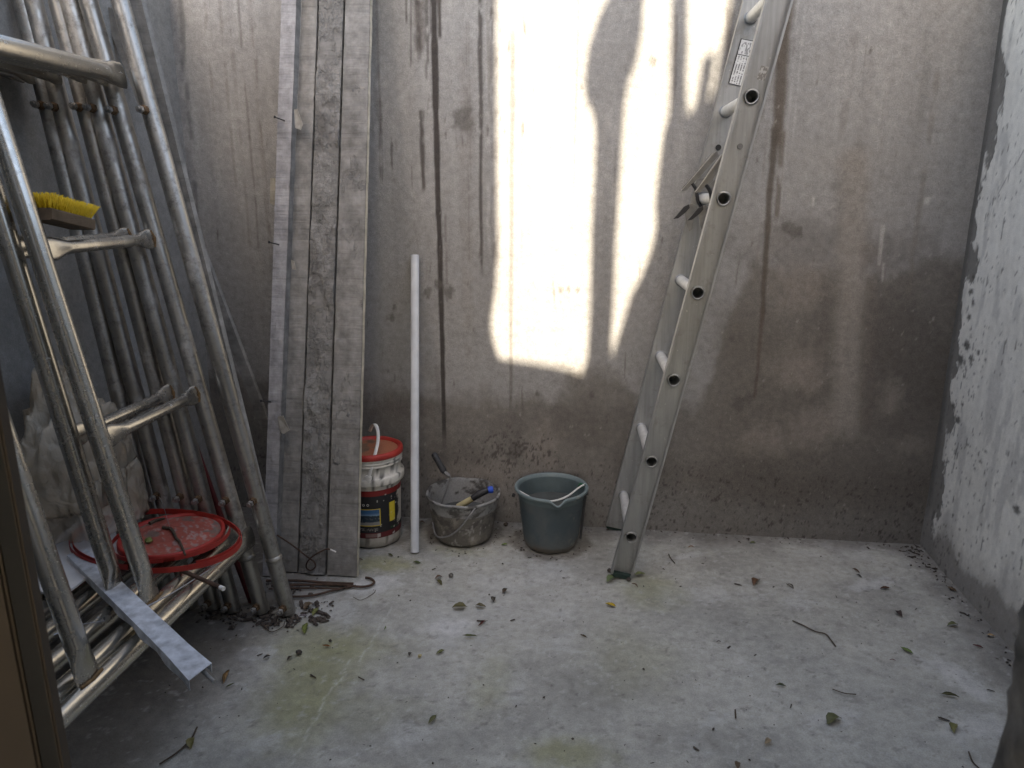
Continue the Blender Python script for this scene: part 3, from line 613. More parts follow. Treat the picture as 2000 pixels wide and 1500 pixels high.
# painted channel
c0 = onz(392, 1312, .359)-np.array([0, 0, .026]); c1 = onz(170, 1097, .36)-np.array([0, 0, .026]); c1 = c1+(c1-c0)*.12; cu = (c1-c0)/np.linalg.norm(c1-c0); cv = np.cross(cu, [0, 0, 1]); cv /= np.linalg.norm(cv); cw = np.array([0, 0, 1.])
L = np.linalg.norm(c1-c0); n = 26; V = []; Fc = []
prof = [(-.026, .0), (-.026, .026), (.026, .026), (.026, .0), (.0248, .0), (.0248, .0248), (-.0248, .0248), (-.0248, 0)]
for i in range(n+1):
    t = L*i/n; wv = .003*math.sin(i*1.3)*(i < 16)
    for j, (a, b) in enumerate(prof):
        t2 = t
        if i == 0: t2 = {0: -.008, 1: -.010, 2: .012, 3: .016, 4: .016, 5: .012, 6: -.010, 7: -.008}[j]
        V.append(c0+cu*t2+cv*(a*(1+.16*max(0, 1-i/4))+wv*(b < .01))+cw*b)
m3 = len(prof); Fc = [tuple(range(m3-1, -1, -1)), tuple(n*m3+j for j in range(m3))]+[(i*m3+j, i*m3+(j+1) % m3, (i+1)*m3+(j+1) % m3, (i+1)*m3+j) for i in range(n) for j in range(m3)]
ch = thing('metal_channel', 'pale blue grey metal channel strip lying across the lower scaffold bars', 'channel', c0)
mesh('strip', V, Fc, 'chan', ch, False)
tube('inner_rod', [c0-cu*.034+cv*.012+cw*.012, c0+cu*.2+cv*.012+cw*.012], .0045, 'alu', ch, 8)
# red lid
lc = np.array([-1.268, 1.882, .347])
lo = thing('bucket_lid', 'red plastic bucket lid splashed with grey cement on the lower scaffold bars', 'lid', lc)
prof = [(0.0, .012), (.04, .0122), (.08, .0122), (.11, .012), (.136, .012), (.139, .019), (.145, .020), (.148, .018), (.149, .0), (.146, .0)]
nr, na = 46, 140
rr_, aa = np.meshgrid(np.linspace(0, .136, nr), np.linspace(0, 2*math.pi, na), indexing='ij')
X = lc[0]+rr_*np.cos(aa); Y_ = lc[1]+rr_*np.sin(aa); cc = np.ones((nr, na, 3))*np.array([.28, .075, .055])
cc = lerp3(cc, (.45, .10, .07), .7*fbm(X, Y_, 14, seed=311)); cc = lerp3(cc, (.34, .27, .25), .7*sm(.54, .66, fbm(X+Y_, Y_-X, 90, 36, seed=312, octv=4, g=.6)+.10*sm(-.02, .08, X-lc[0])-.05)); cc = lerp3(cc, (.14, .12, .10), .8*sm(.63, .70, fbm(X, Y_, 18, seed=313, octv=5, g=.6)+.12*sm(.10, .136, rr_)))
grid('disc', np.stack([X, Y_, lc[2]+.012+.001*np.sin(rr_*160)], -1)[::-1], 'attr', lo, cc[::-1])
V, Fc = lathe([(.1355, .0115), (.139, .019), (.145, .020), (.148, .018), (.149, 0), (.146, 0), (.138, .010)], lc, 96); mesh('rim', V, Fc, 'red', lo)
# red hoop (loose strap coil)
hp = thing('red_strap_coil', 'loose coil of bright red plastic strap wrapped round the red lid', 'strap', (-1.30, 1.855, .33))
def ring(ax, ay, cx, cy, z0, tilt, a0, a1, rot, wdt=.016):
    V = []; Fc = []; N = 110
    for i in range(N+1):
        q = a0+(a1-a0)*i/N; x = ax*math.cos(q); y = ay*math.sin(q); X = cx+x*math.cos(rot)-y*math.sin(rot); Yy = cy+x*math.sin(rot)+y*math.cos(rot)
        z = z0+tilt*math.cos(q+.5)+.0006*math.sin(q*5)
        rx_ = 1+.0018/ax
        for s2, zz2 in ((1, 0), (1, wdt), (rx_, wdt), (rx_, 0)): V.append((cx+(X-cx)*s2, cy+(Yy-cy)*s2, z+zz2))
    for i in range(N):
        for j in range(4): Fc.append((i*4+j, i*4+(j+1) % 4, i*4+4+(j+1) % 4, i*4+4+j))
    return V, Fc
for a in [(.262, .176, -1.300, 1.852, .352, -.006, -1.2, 4.6, -.14), (.254, .170, -1.298, 1.852, .357, -.006, -.6, 4.9, -.14), (.164, .157, -1.268, 1.880, .350, .002, -1.0, 5.1, 0, .013)]:
    V, Fc = ring(*a); autosmooth(mesh('strap_turn', V, Fc, 'red', hp), 40)
# twig + bud on lid, thin wire, rebar stub and wires under
def twig(name, px, Z, r, mat, label, cat, n=6, side=None, lift=None, group=None):
    P = []
    for i, p in enumerate(px):
        q = onz(p[0], p[1], Z+(lift[i] if lift else 0)); P.append(q)
    P = spline(P, 5); R = [r*(1-.45*i/len(P)) for i in range(len(P))]
    return tube(name, P, R, mat, None, n, label=label, cat=cat, group=group)
twig('lid_twig', [(318, 1030), (335, 1034), (345, 1052), (352, 1060), (362, 1084)], .366, .0055, 'twig', 'knobbly dark twig lying on the red lid', 'twig', 7)
twig('dead_stalk', [(292, 1022), (305, 1016), (322, 1012)], .366, .006, 'twig', 'short dry stalk at the far rim of the red lid', 'twig', 7)
twig('fine_wire', [(286, 945), (305, 962), (318, 985), (324, 1005), (332, 1030)], .366, .0012, 'wire', 'thin silvery wire curving up over the red lid', 'wire', 6, lift=[.07, .055, .035, .02, .003])
rb = thing('rebar_stub', 'short rusty iron rod with white tip jutting from under the red strap', 'rod', onz(350, 1112, .335))
pa, pb = onz(340, 1108, .335), onz(432, 1148, .335); tube('rod', [pa, pb], .006, 'rust', rb, 8); tube('tip', [pb-(pb-pa)*.02, pb+(pb-pa)*.05], .0065, 'white', rb, 8)
twig('thin_cable', [(272, 1192), (330, 1162), (385, 1128), (432, 1098)], .332, .0022, 'wire', 'thin dark cable laid along the front scaffold bar', 'cable', 6)
twig('thin_cable', [(105, 1240), (150, 1222), (205, 1212)], .337, .002, 'wire', 'thin wire ends sticking out by the leftmost upright foot', 'cable', 6)
V, Fc = [], []
q = onz(291, 1059, .362); bm = bmesh.new(); bmesh.ops.create_icosphere(bm, subdivisions=2, radius=.011)
for v in bm.verts: v.co *= 1+.35*(random.random()-.5); v.co.z *= .75
me = bpy.data.meshes.new('green_bud'); bm.to_mesh(me); bm.free(); me.materials.append(MAT['leaf']); o = bpy.data.objects.new('green_bud', me); o.location = q+np.array([0, 0, .006]); o.color = (.16, .19, .05, 1)
link(o, None, 'small green bud lying on the red lid', 'bud')

# ================================================================== PLANKS leaning on the back wall
def plank(name, quad_px, depth_bot, depth_top, thick, mat, label, disp=.0015, crust=0.0, seed=0, sidemat=None, dz=0.0):
    """quad: bottom-left, bottom-right, top-left, top-right pixels; the front face leans from y=depth_bot at the floor to depth_top at z=2.4"""
    bl, brr, tl, tr = quad_px
    n_ = np.array([0, 2.4, -(depth_top-depth_bot)]); n_ = n_/np.linalg.norm(n_); p_ = np.array([0, depth_bot, 0])
    BL, BR, TL, TR = [onplane(x, y, p_, n_) for x, y in (bl, brr, tl, tr)]
    def ext(b, t, z): return b+(t-b)*((z-b[2])/(t[2]-b[2]))
    BL, TL = ext(BL, TL, .004+dz), ext(BL, TL, 2.36); BR, TR = ext(BR, TR, .004+dz), ext(BR, TR, 2.36)
    nu, nv = 18, 260
    u, v = np.meshgrid(np.linspace(0, 1, nu), np.linspace(0, 1, nv), indexing='ij')
    P = (BL*(1-u[..., None])+BR*u[..., None])*(1-v[..., None])+(TL*(1-u[..., None])+TR*u[..., None])*v[..., None]
    xx, zz = P[..., 0], P[..., 2]
    d = disp*(fbm(xx, zz, 12, 60, seed=seed+400, octv=3)-.5)*2
    if crust: d = d+crust*np.clip(fbm(xx, zz, 16, 11, seed=seed+401, octv=5, g=.62)-.45, 0, 1)*4
    lump = fbm(xx, zz, 40, seed=seed+402, octv=3); d = d+.003*np.clip(lump-.72, 0, 1)*8
    P = P-n_*d[..., None]
    wob = .0022*(fbm(zz*0, zz, 1, 9, seed=seed+403)-.5)
    P[0, :, 0] += wob[0]; P[-1, :, 0] += wob[-1]
    # closed board: front grid + back rim
    V = list(P.reshape(-1, 3)); idx = lambda i, j: i*nv+j; Fc = []
    for i in range(nu-1):
        for j in range(nv-1): Fc.append((idx(i, j), idx(i+1, j), idx(i+1, j+1), idx(i, j+1)))
    nb = len(V); ring_ = [idx(i, 0) for i in range(nu)]+[idx(nu-1, j) for j in range(1, nv)]+[idx(i, nv-1) for i in range(nu-2, -1, -1)]+[idx(0, j) for j in range(nv-2, 0, -1)]
    for a in ring_: V.append(V[a]+n_*thick)
    m4 = len(ring_)
    for k_ in range(m4): k2 = (k_+1) % m4; Fc.append((ring_[k2], ring_[k_], nb+k_, nb+k2))
    Fc.append(tuple(nb+k_ for k_ in range(m4-1, -1, -1)))
    root = thing(name, label, 'plank', (float((BL+BR)[0]/2), depth_bot, 0), 'planks leaning on the back wall')
    o = autosmooth(mesh('board', V, Fc, mat, root, True), 45)
    if sidemat:
        e = np.stack([P[-1], P[-1]+n_*thick*.98], 0)+np.array([.0016, 0, 0]); e[:, :, 0] += .0015*(fbm(e[..., 2], e[..., 1], 30, seed=seed+405)-.5)
        grid('split_edge', np.stack([e[0], e[1]], 0)[::1], sidemat, root)
    return root, BL, BR, TL, TR, n_
pk2 = plank('timber_plank', ((543, 1126), (579.5, 1126), (590, 0), (620, 0)), 2.330, 2.815, .022, 'woodA', 'rough sawn grey plank just right of the nail studded batten', seed=2)
pk3 = plank('timber_plank', ((583.5, 1126), (635, 1127), (624, 0), (671, 0)), 2.329, 2.815, .022, 'woodB', 'middle plank crusted with lumpy dried cement', crust=.010, seed=3)
pk4 = plank('timber_plank', ((639, 1129), (696, 1130), (675, 0), (723, 0)), 2.326, 2.812, .024, 'woodC', 'rightmost plank with pale split edge beside the paint bucket', crust=.002, seed=4, sidemat='woodE')
pk1 = plank('timber_batten', ((513, 1118), (537, 1118), (550, 0), (579, 0)), 2.290, 2.778, .036, 'woodP', 'pale nail studded timber on edge in front of the planks, far left', disp=.001, seed=1, sidemat='woodC')
pk1[0]['category'] = 'timber'
root, BL, BR, TL, TR, n_ = pk1
def on1(px, py, off=0.0): return onplane(px, py, BL-n_*off, n_)
for (x, y) in [(553, 236), (542, 478), (526, 785)]:
    q = on1(x+3, y); tp = q+np.array([-.022, -.026, .010]); nlx = tube('nail', [q+n_*.01, q, tp], .0022, 'black', root, 6); tube('nail_head', [tp, tp+(tp-q)*.12], .0045, 'black', nlx, 8)
def scrap(name, px, off, label):
    poly = [on1(x, y, off+o_) for x, y, o_ in px]; V = poly; Fc = [(0, i, i+1) for i in range(1, len(V)-1)]
    o = mesh(name, V, Fc, 'paper', None, False, label=label, cat='scrap'); md = o.modifiers.new('thick', 'SOLIDIFY'); md.thickness = .0012; return o
scrap('torn_tape', [(575, 214, .0), (581, 212, .012), (592, 243, .016), (588, 254, .01), (577, 250, .002)], .002, 'torn curl of pale tape near the top of the nailed timber')
scrap('torn_tape', [(569, 508, .0), (575, 510, .008), (579, 527, .010), (571, 526, .003)], .002, 'small torn tape scrap halfway up the nailed timber')
scrap('torn_tape', [(543, 814, .0), (553, 811, .012), (566, 840, .014), (552, 849, .008), (546, 838, .002)], .002, 'folded tape scrap low on the nailed timber')
wbk = prism('wood_block', [ony(x, y, 2.66) for x, y in ((528, 348), (538, 348), (538, 402), (533, 400), (527, 396))], (0, .018, 0), 'woodE', None, label='small brown wood offcut peeking out left of the nailed timber', cat='offcut')
# loop of rusty wire on the planks, rusty rods at their foot
pl = [ony(x, y, 2.312-.02*(i > 6)) for i, (x, y) in enumerate([(541, 1045), (570, 1064), (598, 1086), (613, 1097), (616, 1107), (606, 1114), (598, 1107), (602, 1095), (616, 1083), (636, 1073), (645, 1073)])]
wl = thing('wire_loop', 'twisted rusty wire loop with pale tip against the foot of the planks', 'wire', pl[5])
tube('strand', spline(pl, 6), .0028, 'rust', wl, 8); tube('tip', [pl[-1], ony(656, 1078, 2.30)], .0028, 'white', wl, 8)
RG = 'rusty rods at the foot of the planks'
for px, r, z, lab in [([(520, 1134), (580, 1134), (640, 1138), (690, 1140)], .0048, .010, 'straight rusty rod closest to the plank feet'),
                      ([(530, 1144), (600, 1142), (660, 1142), (705, 1146), (724, 1143), (731, 1137), (724, 1130), (714, 1128)], .0045, .008, 'rusty rod ending in a hook right of the planks'),
                      ([(540, 1165), (590, 1165), (620, 1161), (655, 1152), (695, 1144)], .0042, .006, 'rusty rod lying nearest the camera beside the outermost scaffold post'),
                      ([(525, 1150), (570, 1149), (630, 1149), (672, 1150)], .003, .005, 'thin rusty rod lying between the thicker rods')]:
    tube('rusty_rod', spline([onz(x, y, z) for x, y in px], 6), r, 'rust', None, 8, label=lab, cat='rod', group=RG)

# ================================================================== PAINT BUCKET
pc_ = np.array([-.902, 2.655, 0.0])
pbk = thing('paint_bucket', 'white paint bucket with black printed label and red orange lid behind the planks', 'bucket', pc_)
HB = .375
V, Fc = lathe([(0, .002), (.100, .002), (.104, .006), (.106, .03), (.112, .26), (.112, .262), (.126, .264), (.128, .27), (.1285, .292), (.126, .296), (.1145, .298), (.1165, .335), (.123, .338), (.1235, .344), (.119, .347), (.1235, .350), (.124, .356), (.119, .359), (.1245, .362), (.125, .372), (.120, HB), (0, HB-.004)], pc_, 72)
V = np.array(V); tt = np.arctan2(V[:, 1]-pc_[1], V[:, 0]-pc_[0]); cc = np.ones((len(V), 3))*np.array([.60, .575, .52])
sp = fbm(tt*.12, V[:, 2], 60, seed=320, octv=3); cc = lerp3(cc, (.05, .045, .04), .9*sm(.66, .70, sp)); cc = lerp3(cc, (.20, .18, .15), .7*sm(.07, .01, V[:, 2]+.03*(sp-.5)))
mesh('body', V, Fc, 'attr', pbk, True, cc)
na, nh = 220, 110
aa, zz = np.meshgrid(np.linspace(-math.pi, math.pi, na), np.linspace(.045, .245, nh), indexing='ij')
rad = .106+.006*(zz-.03)/.23+.0012
an = (aa+math.pi/2)                                                # 0 faces the viewer, positive to the right
cc = np.ones((na, nh, 3))*np.array([.016, .016, .018])
cc = lerp3(cc, (.21, .018, .016), (zz > .222)*1.0); cc = lerp3(cc, (.11, .016, .018), ((zz < .068) & (zz > .046))*1.0)
tear = sm(.50, .56, (an-1.22)*.9+.35*(fbm(aa, zz*9, 3.2, seed=321, octv=5, g=.6)-.5)+.42)
cc = lerp3(cc, (.62, .47, .05), ((an > .90) & (an < 1.16) & (zz > .105) & (zz < .185))*1.0)
cc = lerp3(cc, (.50, .48, .43), tear*(zz > .085)*(zz < .222)); cc = lerp3(cc, (.02, .08, .035), sm(.55, .6, fbm(aa, zz*9, 6, seed=322))*((an > .95) & (an < 1.4) & (zz < .105) & (zz > .075)))
cc = lerp3(cc, (.60, .47, .05), ((an > .94) & (an < 1.14) & (zz > .105) & (zz < .185))*sm(.42, .5, fbm(aa, zz*9, 7, seed=323)))
cc = lerp3(cc, (.5, .48, .45), .9*sm(.78, .82, fbm(aa, zz*9, 9, seed=324, octv=3)))
cc = lerp3(cc, (.5, .49, .46), ((an > -.0) & (an < .53) & (zz > .049) & (zz < .064))*.8*(1-.7*(np.sin(zz*3500) > .2)*(an < .42)))
cc = lerp3(cc, (.20, .20, .20), ((an > -.5) & (an < .45) & (zz > .078) & (zz < .088))*.8*(fbm(aa, zz, 55, 300, seed=325, octv=1) > .5))
grid('printed_label', np.stack([pc_[0]+rad*np.cos(aa), pc_[1]+rad*np.sin(aa), zz], -1), 'attr', pbk, cc)
# picture on the label: sky, hills, dark boats, pale shore, yellow frame
na, nh = 70, 60
aa, zz = np.meshgrid(np.linspace(-math.pi/2-.40, -math.pi/2+.56, na), np.linspace(.098, .170, nh), indexing='ij'); rad = .106+.006*(zz-.03)/.23+.0024
u = (aa-aa.min())/(aa.max()-aa.min()); v = (zz-.098)/.072; cc = np.ones((na, nh, 3))*np.array([.03, .11, .24])
cc = lerp3(cc, (.19, .30, .40), sm(.80, .55, v)); cc = lerp3(cc, (.02, .035, .05), (v < .58+.06*fbm(u, v, 6, seed=330))*1.0); cc = lerp3(cc, (.16, .16, .16), sm(.60, .68, fbm(u, v, 16, seed=331))*(v < .5)*(v > .2)*.7); cc = lerp3(cc, (.22, .22, .22), (v < .20+.05*u)*1.0)
cc = lerp3(cc, (.62, .45, .05), ((u > .96) | (v < .04) | (v > .96) | (u < .03))*1.0)
grid('label_picture', np.stack([pc_[0]+rad*np.cos(aa), pc_[1]+rad*np.sin(aa), zz], -1), 'attr', pbk, cc)
for a in (-.16, -.01, .14):
    q = -math.pi/2+a; ctr = np.array([pc_[0]+.1135*math.cos(q), pc_[1]+.1135*math.sin(q), .188]); tx = np.array([-math.sin(q), math.cos(q), 0])
    tube('label_ring', [ctr+tx*.004*math.cos(k*.628)+np.array([0, 0, .004*math.sin(k*.628)]) for k in range(10)], .0010, 'white', pbk, 5, closed=True)
V, Fc = lathe([(.0, HB+.004), (.05, HB+.004), (.104, HB+.003), (.107, HB+.010), (.112, HB+.011)], pc_, 64)
V = np.array(V); cc = np.ones((len(V), 3))*np.array([.40, .115, .055]); na_ = 64
nr = 40
rr_, aa = np.meshgrid(np.linspace(0, .107, nr), np.linspace(0, 2*math.pi, 120), indexing='ij'); X = pc_[0]+rr_*np.cos(aa); Y_ = pc_[1]+rr_*np.sin(aa)
cc = np.ones((nr, 120, 3))*np.array([.36, .115, .06]); cc = lerp3(cc, (.09, .075, .05), .85*sm(.56, .64, fbm(X, Y_, 16, seed=335, octv=5, g=.6)+.16*sm(.08, .02, np.hypot(X-pc_[0]+.04, Y_-pc_[1]+.01)))); cc = lerp3(cc, (.40, .20, .12), .5*fbm(X, Y_, 30, seed=336))
lid = grid('lid', np.stack([X, Y_, HB+.006-.0006*np.sin(rr_*90)], -1)[::-1], 'attr', pbk, cc[::-1])
V, Fc = lathe([(.1065, HB+.006), (.110, HB+.015), (.118, HB+.018), (.126, HB+.014), (.1275, HB-.004), (.1255, HB-.006)], pc_, 72); mesh('lid_rim', V, Fc, 'red', pbk)
hq = [ony(x, y, Yv) for x, y, Yv in [(719, 938, 2.535), (725, 915, 2.54), (733, 885, 2.56), (738, 862, 2.60), (738, 842, 2.64), (733, 829, 2.67), (727, 832, 2.70), (722, 842, 2.72)]]
tube('handle', spline(hq, 6), [(.0065, .0028)]*43, 'white', pbk, 10, wide=(1, 0, 0)); 
box('handle_lug', hq[0]+np.array([-.012, -.006, -.012]), hq[0]+np.array([.012, .010, .018]), 'white', pbk, .003)
for i in range(10):
    a = -1.5+i*.3; q = -math.pi/2+a; ctr = np.array([pc_[0]+.1205*math.cos(q), pc_[1]+.1205*math.sin(q), .279]); 
    tube('collar_rib', [ctr+np.array([0, 0, -.013]), ctr+np.array([0, 0, .013])], [(.0035, .002)]*2, 'white', pbk, 6, wide=(math.cos(q), math.sin(q), 0))

# ================================================================== PVC PIPE
pp = thing('pvc_pipe', 'long white plastic pipe leaning upright against the back wall', 'pipe', (-.707, 2.545, 0))
p0 = np.array([-.7065, 2.543, .003]); p1 = np.array([-.748, YW-.020, 1.118]); V, Fc = sweep([p0, p1], .0165, 28, None, False); V2, F2 = sweep([p0, p1], .0140, 28, None, False); nV = len(V)
Fc = Fc+[tuple(nV+i for i in f[::-1]) for f in F2]+[(k, (k+1) % 28, nV+(k+1) % 28, nV+k)[::-1] for k in range(28)]+[(28+k, 28+(k+1) % 28, nV+28+(k+1) % 28, nV+28+k) for k in range(28)]
autosmooth(mesh('tube', V+V2, Fc, 'pvc', pp), 50)

# ================================================================== MORTAR BUCKET
mc = np.array([-.545, 2.712, 0]); mb = thing('mortar_bucket', 'squat grey bucket caked in mortar, holding trowel and brush, left of the green bucket', 'bucket', mc)
def bucket_shell(prof_o, prof_i, c, n=90, warp=None):
    V, Fc = lathe(prof_o+prof_i, c, n); V = np.array(V)
    if warp is not None: V = warp(V)
    return V, Fc
def warpA(V):
    th = np.arctan2(V[:, 1]-mc[1], V[:, 0]-mc[0]); k = V[:, 2]/.19
    V[:, 0] = mc[0]+(V[:, 0]-mc[0])*(1+.02*k*np.cos(2*th)); V[:, 2] += k*(.0022*np.sin(3*th+.6)+.0016*np.sin(7*th))+k*.003*np.cos(th-1.57); return V
po = [(0, .004), (.106, .004), (.114, .012), (.119, .03), (.126, .08), (.133, .13), (.138, .180), (.146, .182), (.1475, .188), (.146, .194)]
pi_ = [(.139, .193), (.135, .180), (.130, .13), (.124, .085), (.122, .075)]
V, Fc = bucket_shell(po, pi_, mc, 90, warpA)
th = np.arctan2(V[:, 1]-mc[1], V[:, 0]-mc[0]); cc = np.ones((len(V), 3))*np.array([.19, .175, .155])
# refine: use a dense grid for colour instead
def revolve_grid(name, prof, c, na, mat, par, colf, warp=None, dens=6):
    R = []; 
    for (r0, z0), (r1, z1) in zip(prof[:-1], prof[1:]):
        k_ = max(1, int(math.hypot(r1-r0, z1-z0)/.004))
        for t in range(k_): R.append((r0+(r1-r0)*t/k_, z0+(z1-z0)*t/k_))
    R.append(prof[-1]); R = np.array(R)
    aa, ii = np.meshgrid(np.linspace(0, 2*math.pi, na), np.arange(len(R)), indexing='ij'); r = R[ii, 0]; z = R[ii, 1]
    P = np.stack([c[0]+r*np.cos(aa), c[1]+r*np.sin(aa), c[2]+z], -1)
    col = colf(aa, z, r, ii/len(R))
    if warp is not None: P = warp(P.reshape(-1, 3)).reshape(P.shape)
    return grid(name, P, mat, par, col)
def colA(aa, z, r, s):
    x = np.cos(aa)*.13; y = np.sin(aa)*.13; n_1 = fbm(aa*.13+x, z+y, 12, seed=340, octv=5, g=.6); n_2 = fbm(aa*.14+3, z+.02*np.sin(aa*3), 26, 40, seed=341, octv=5, g=.62)
    cc = np.ones(aa.shape+(3,))*np.array([.13, .12, .105]); cc = lerp3(cc, (.23, .21, .18), sm(.48, .68, n_1)); cc = lerp3(cc, (.065, .06, .055), .8*sm(.55, .66, n_2)*sm(.02, .1, z)); cc = lerp3(cc, (.33, .32, .30), .8*sm(.66, .74, fbm(aa*.2, z, 26, seed=342, octv=4)+.08*(z > .17)))
    inner = s > .56; cc = np.where(inner[..., None], lerp3(np.ones_like(cc)*np.array([.23, .23, .225])*(.7+.6*n_1)[..., None], (.07, .066, .06), sm(.50, .66, n_2+.10*sm(.165, .19, z)-.05)), cc); return cc
revolve_grid('shell', po+pi_, mc, 160, 'bucketA', mb, colA, warpA)
V, Fc = lathe([(0, .098), (.05, .0985), (.09, .098), (.1265, .0975)], mc, 60); mesh('mortar_slurry', V, Fc, 'water', mb)
tube('handle', spline([ony(x, y, Yv) for x, y, Yv in [(928, 992, 2.585), (915, 1010, 2.570), (893, 1036, 2.572), (872, 1048, 2.585), (852, 1046, 2.61), (845, 1020, 2.66)]], 7), .0030, 'wire', mb, 8)
# trowel / scraper
tr_ = thing('trowel', 'black handled trowel leaning out of the mortar bucket', 'trowel', (mc[0]-.05, mc[1], .1))
h0, h1, h2, h3 = ony(847, 886, 2.76), ony(868, 922, 2.72), ony(878, 930, 2.72), ony(862, 985, 2.69)
tube('grip', [h0, h0+(h1-h0)*.06, h0+(h1-h0)*.5, h0+(h1-h0)*.92, h1], [.010, .0135, .0125, .0135, .010], 'rubberblack', tr_, 14)
tube('ferrule', [h1, h1+(h2-h1)*.9], .0085, 'steel', tr_, 10)
tube('shank', spline([h1+(h2-h1)*.6, h2, h2+np.array([.0, -.004, -.02]), h3], 5), .0035, 'steel', tr_, 8)
bk_ = thing('paint_brush', 'brush with yellowed handle, black grip and blue end cap in the mortar bucket', 'brush', (mc[0]+.06, mc[1], .1))
b0, b1, b2, b3 = ony(895, 990, 2.66), ony(922, 974, 2.66), ony(953, 957, 2.68), ony(968, 955, 2.69)
tube('handle', [b0, b1], [.014, .012], 'handle', bk_, 12); tube('grip', spline([b1, (b1+b2)/2+np.array([0, 0, .004]), b2], 5), [.012+.003*math.sin(i*.31) for i in range(11)], 'black', bk_, 14)
tube('end_cap', [b2, b2+(b3-b2)*.5, b3-(b3-b2)*.35], [.0135, .0145, .012], 'blue', bk_, 14)
# ================================================================== GREEN BUCKET
gc = np.array([-.189, 2.688, 0]); gb = thing('green_bucket', 'tall blue green plastic bucket with pouring lip, between mortar bucket and ladder', 'bucket', gc)
ang_sp = math.atan2(-.97, .24)
def warpG(V):
    th = np.arctan2(V[:, 1]-gc[1], V[:, 0]-gc[0]); k = np.clip((V[:, 2]-.17)/.08, 0, 1); d = np.abs((th-ang_sp+math.pi) % (2*math.pi)-math.pi)
    s = np.exp(-(d/.15)**2)*k; rr2 = 1+.10*s; V[:, 0] = gc[0]+(V[:, 0]-gc[0])*rr2; V[:, 1] = gc[1]+(V[:, 1]-gc[1])*rr2; V[:, 2] -= .022*s*k; return V
po = [(0, .004), (.092, .004), (.100, .008), (.104, .02), (.108, .025), (.116, .10), (.124, .17), (.131, .232), (.140, .233), (.1435, .236), (.1445, .243), (.142, .247)]
pi_ = [(.134, .246), (.129, .235), (.122, .17), (.116, .12)]
def colG(aa, z, r, s):
    cc = np.ones(aa.shape+(3,))*np.array([.052, .072, .080]); n_1 = fbm(aa*.13, z, 14, 8, seed=350, octv=5, g=.6); cc = lerp3(cc, (.095, .108, .108), sm(.4, .7, n_1)*.7)
    cc = lerp3(cc, (.15, .195, .20), (z > .228)*.9); inner = s > .62; cc = np.where((inner & (z < .235))[..., None], np.ones_like(cc)*np.array([.085, .115, .12])*(0.7+.6*n_1)[..., None], cc)
    cc = lerp3(cc, (.13, .10, .075), .8*sm(.055, .01, z+.05*(n_1-.5))); cc = lerp3(cc, (.30, .29, .25), .6*sm(.60, .68, fbm(aa*.2, z, 20, 30, seed=351, octv=4))*np.exp(-((aa-5.75)/.25)**2)); return cc
MAT['bucketG'] = m_attr('dirty_green_plastic', 0.48, 0.08, 120, 0.45, 0, 0.1)
revolve_grid('shell', po+pi_, gc, 200, 'bucketG', gb, colG, warpG)
V, Fc = lathe([(0, .170), (.06, .1702), (.1245, .170)], gc, 60); mesh('water', V, Fc, 'water', gb)
tube('handle', spline([ony(x, y, Yv) for x, y, Yv in [(1142, 946, 2.72), (1130, 953, 2.68), (1110, 968, 2.62), (1088, 977, 2.585), (1066, 979, 2.575), (1045, 976, 2.585), (1028, 967, 2.62), (1012, 958, 2.68)]], 6), .0036, 'white', gb, 8)
q = ony(1133, 946, 2.72)
tube('cord_knot', spline([ony(x, y, 2.715) for x, y in [(1129, 950), (1134, 944), (1139, 949), (1133, 953), (1143, 946)]], 5), .0030, 'greentape', gb, 7)
tube('hanging_strap', spline([ony(1144, 962, 2.70), ony(1141, 985, 2.69), ony(1137, 1020, 2.68), ony(1133, 1052, 2.67)], 4), [(.005, .0012)]*13, 'black', gb, 6, wide=(1, 0, 0))
tube('lug', [ony(1000, 966, 2.69), ony(1006, 968, 2.69)], .008, 'black', gb, 8); tube('lug', [ony(1143, 964, 2.69), ony(1149, 965, 2.69)], .006, 'black', gb, 8)

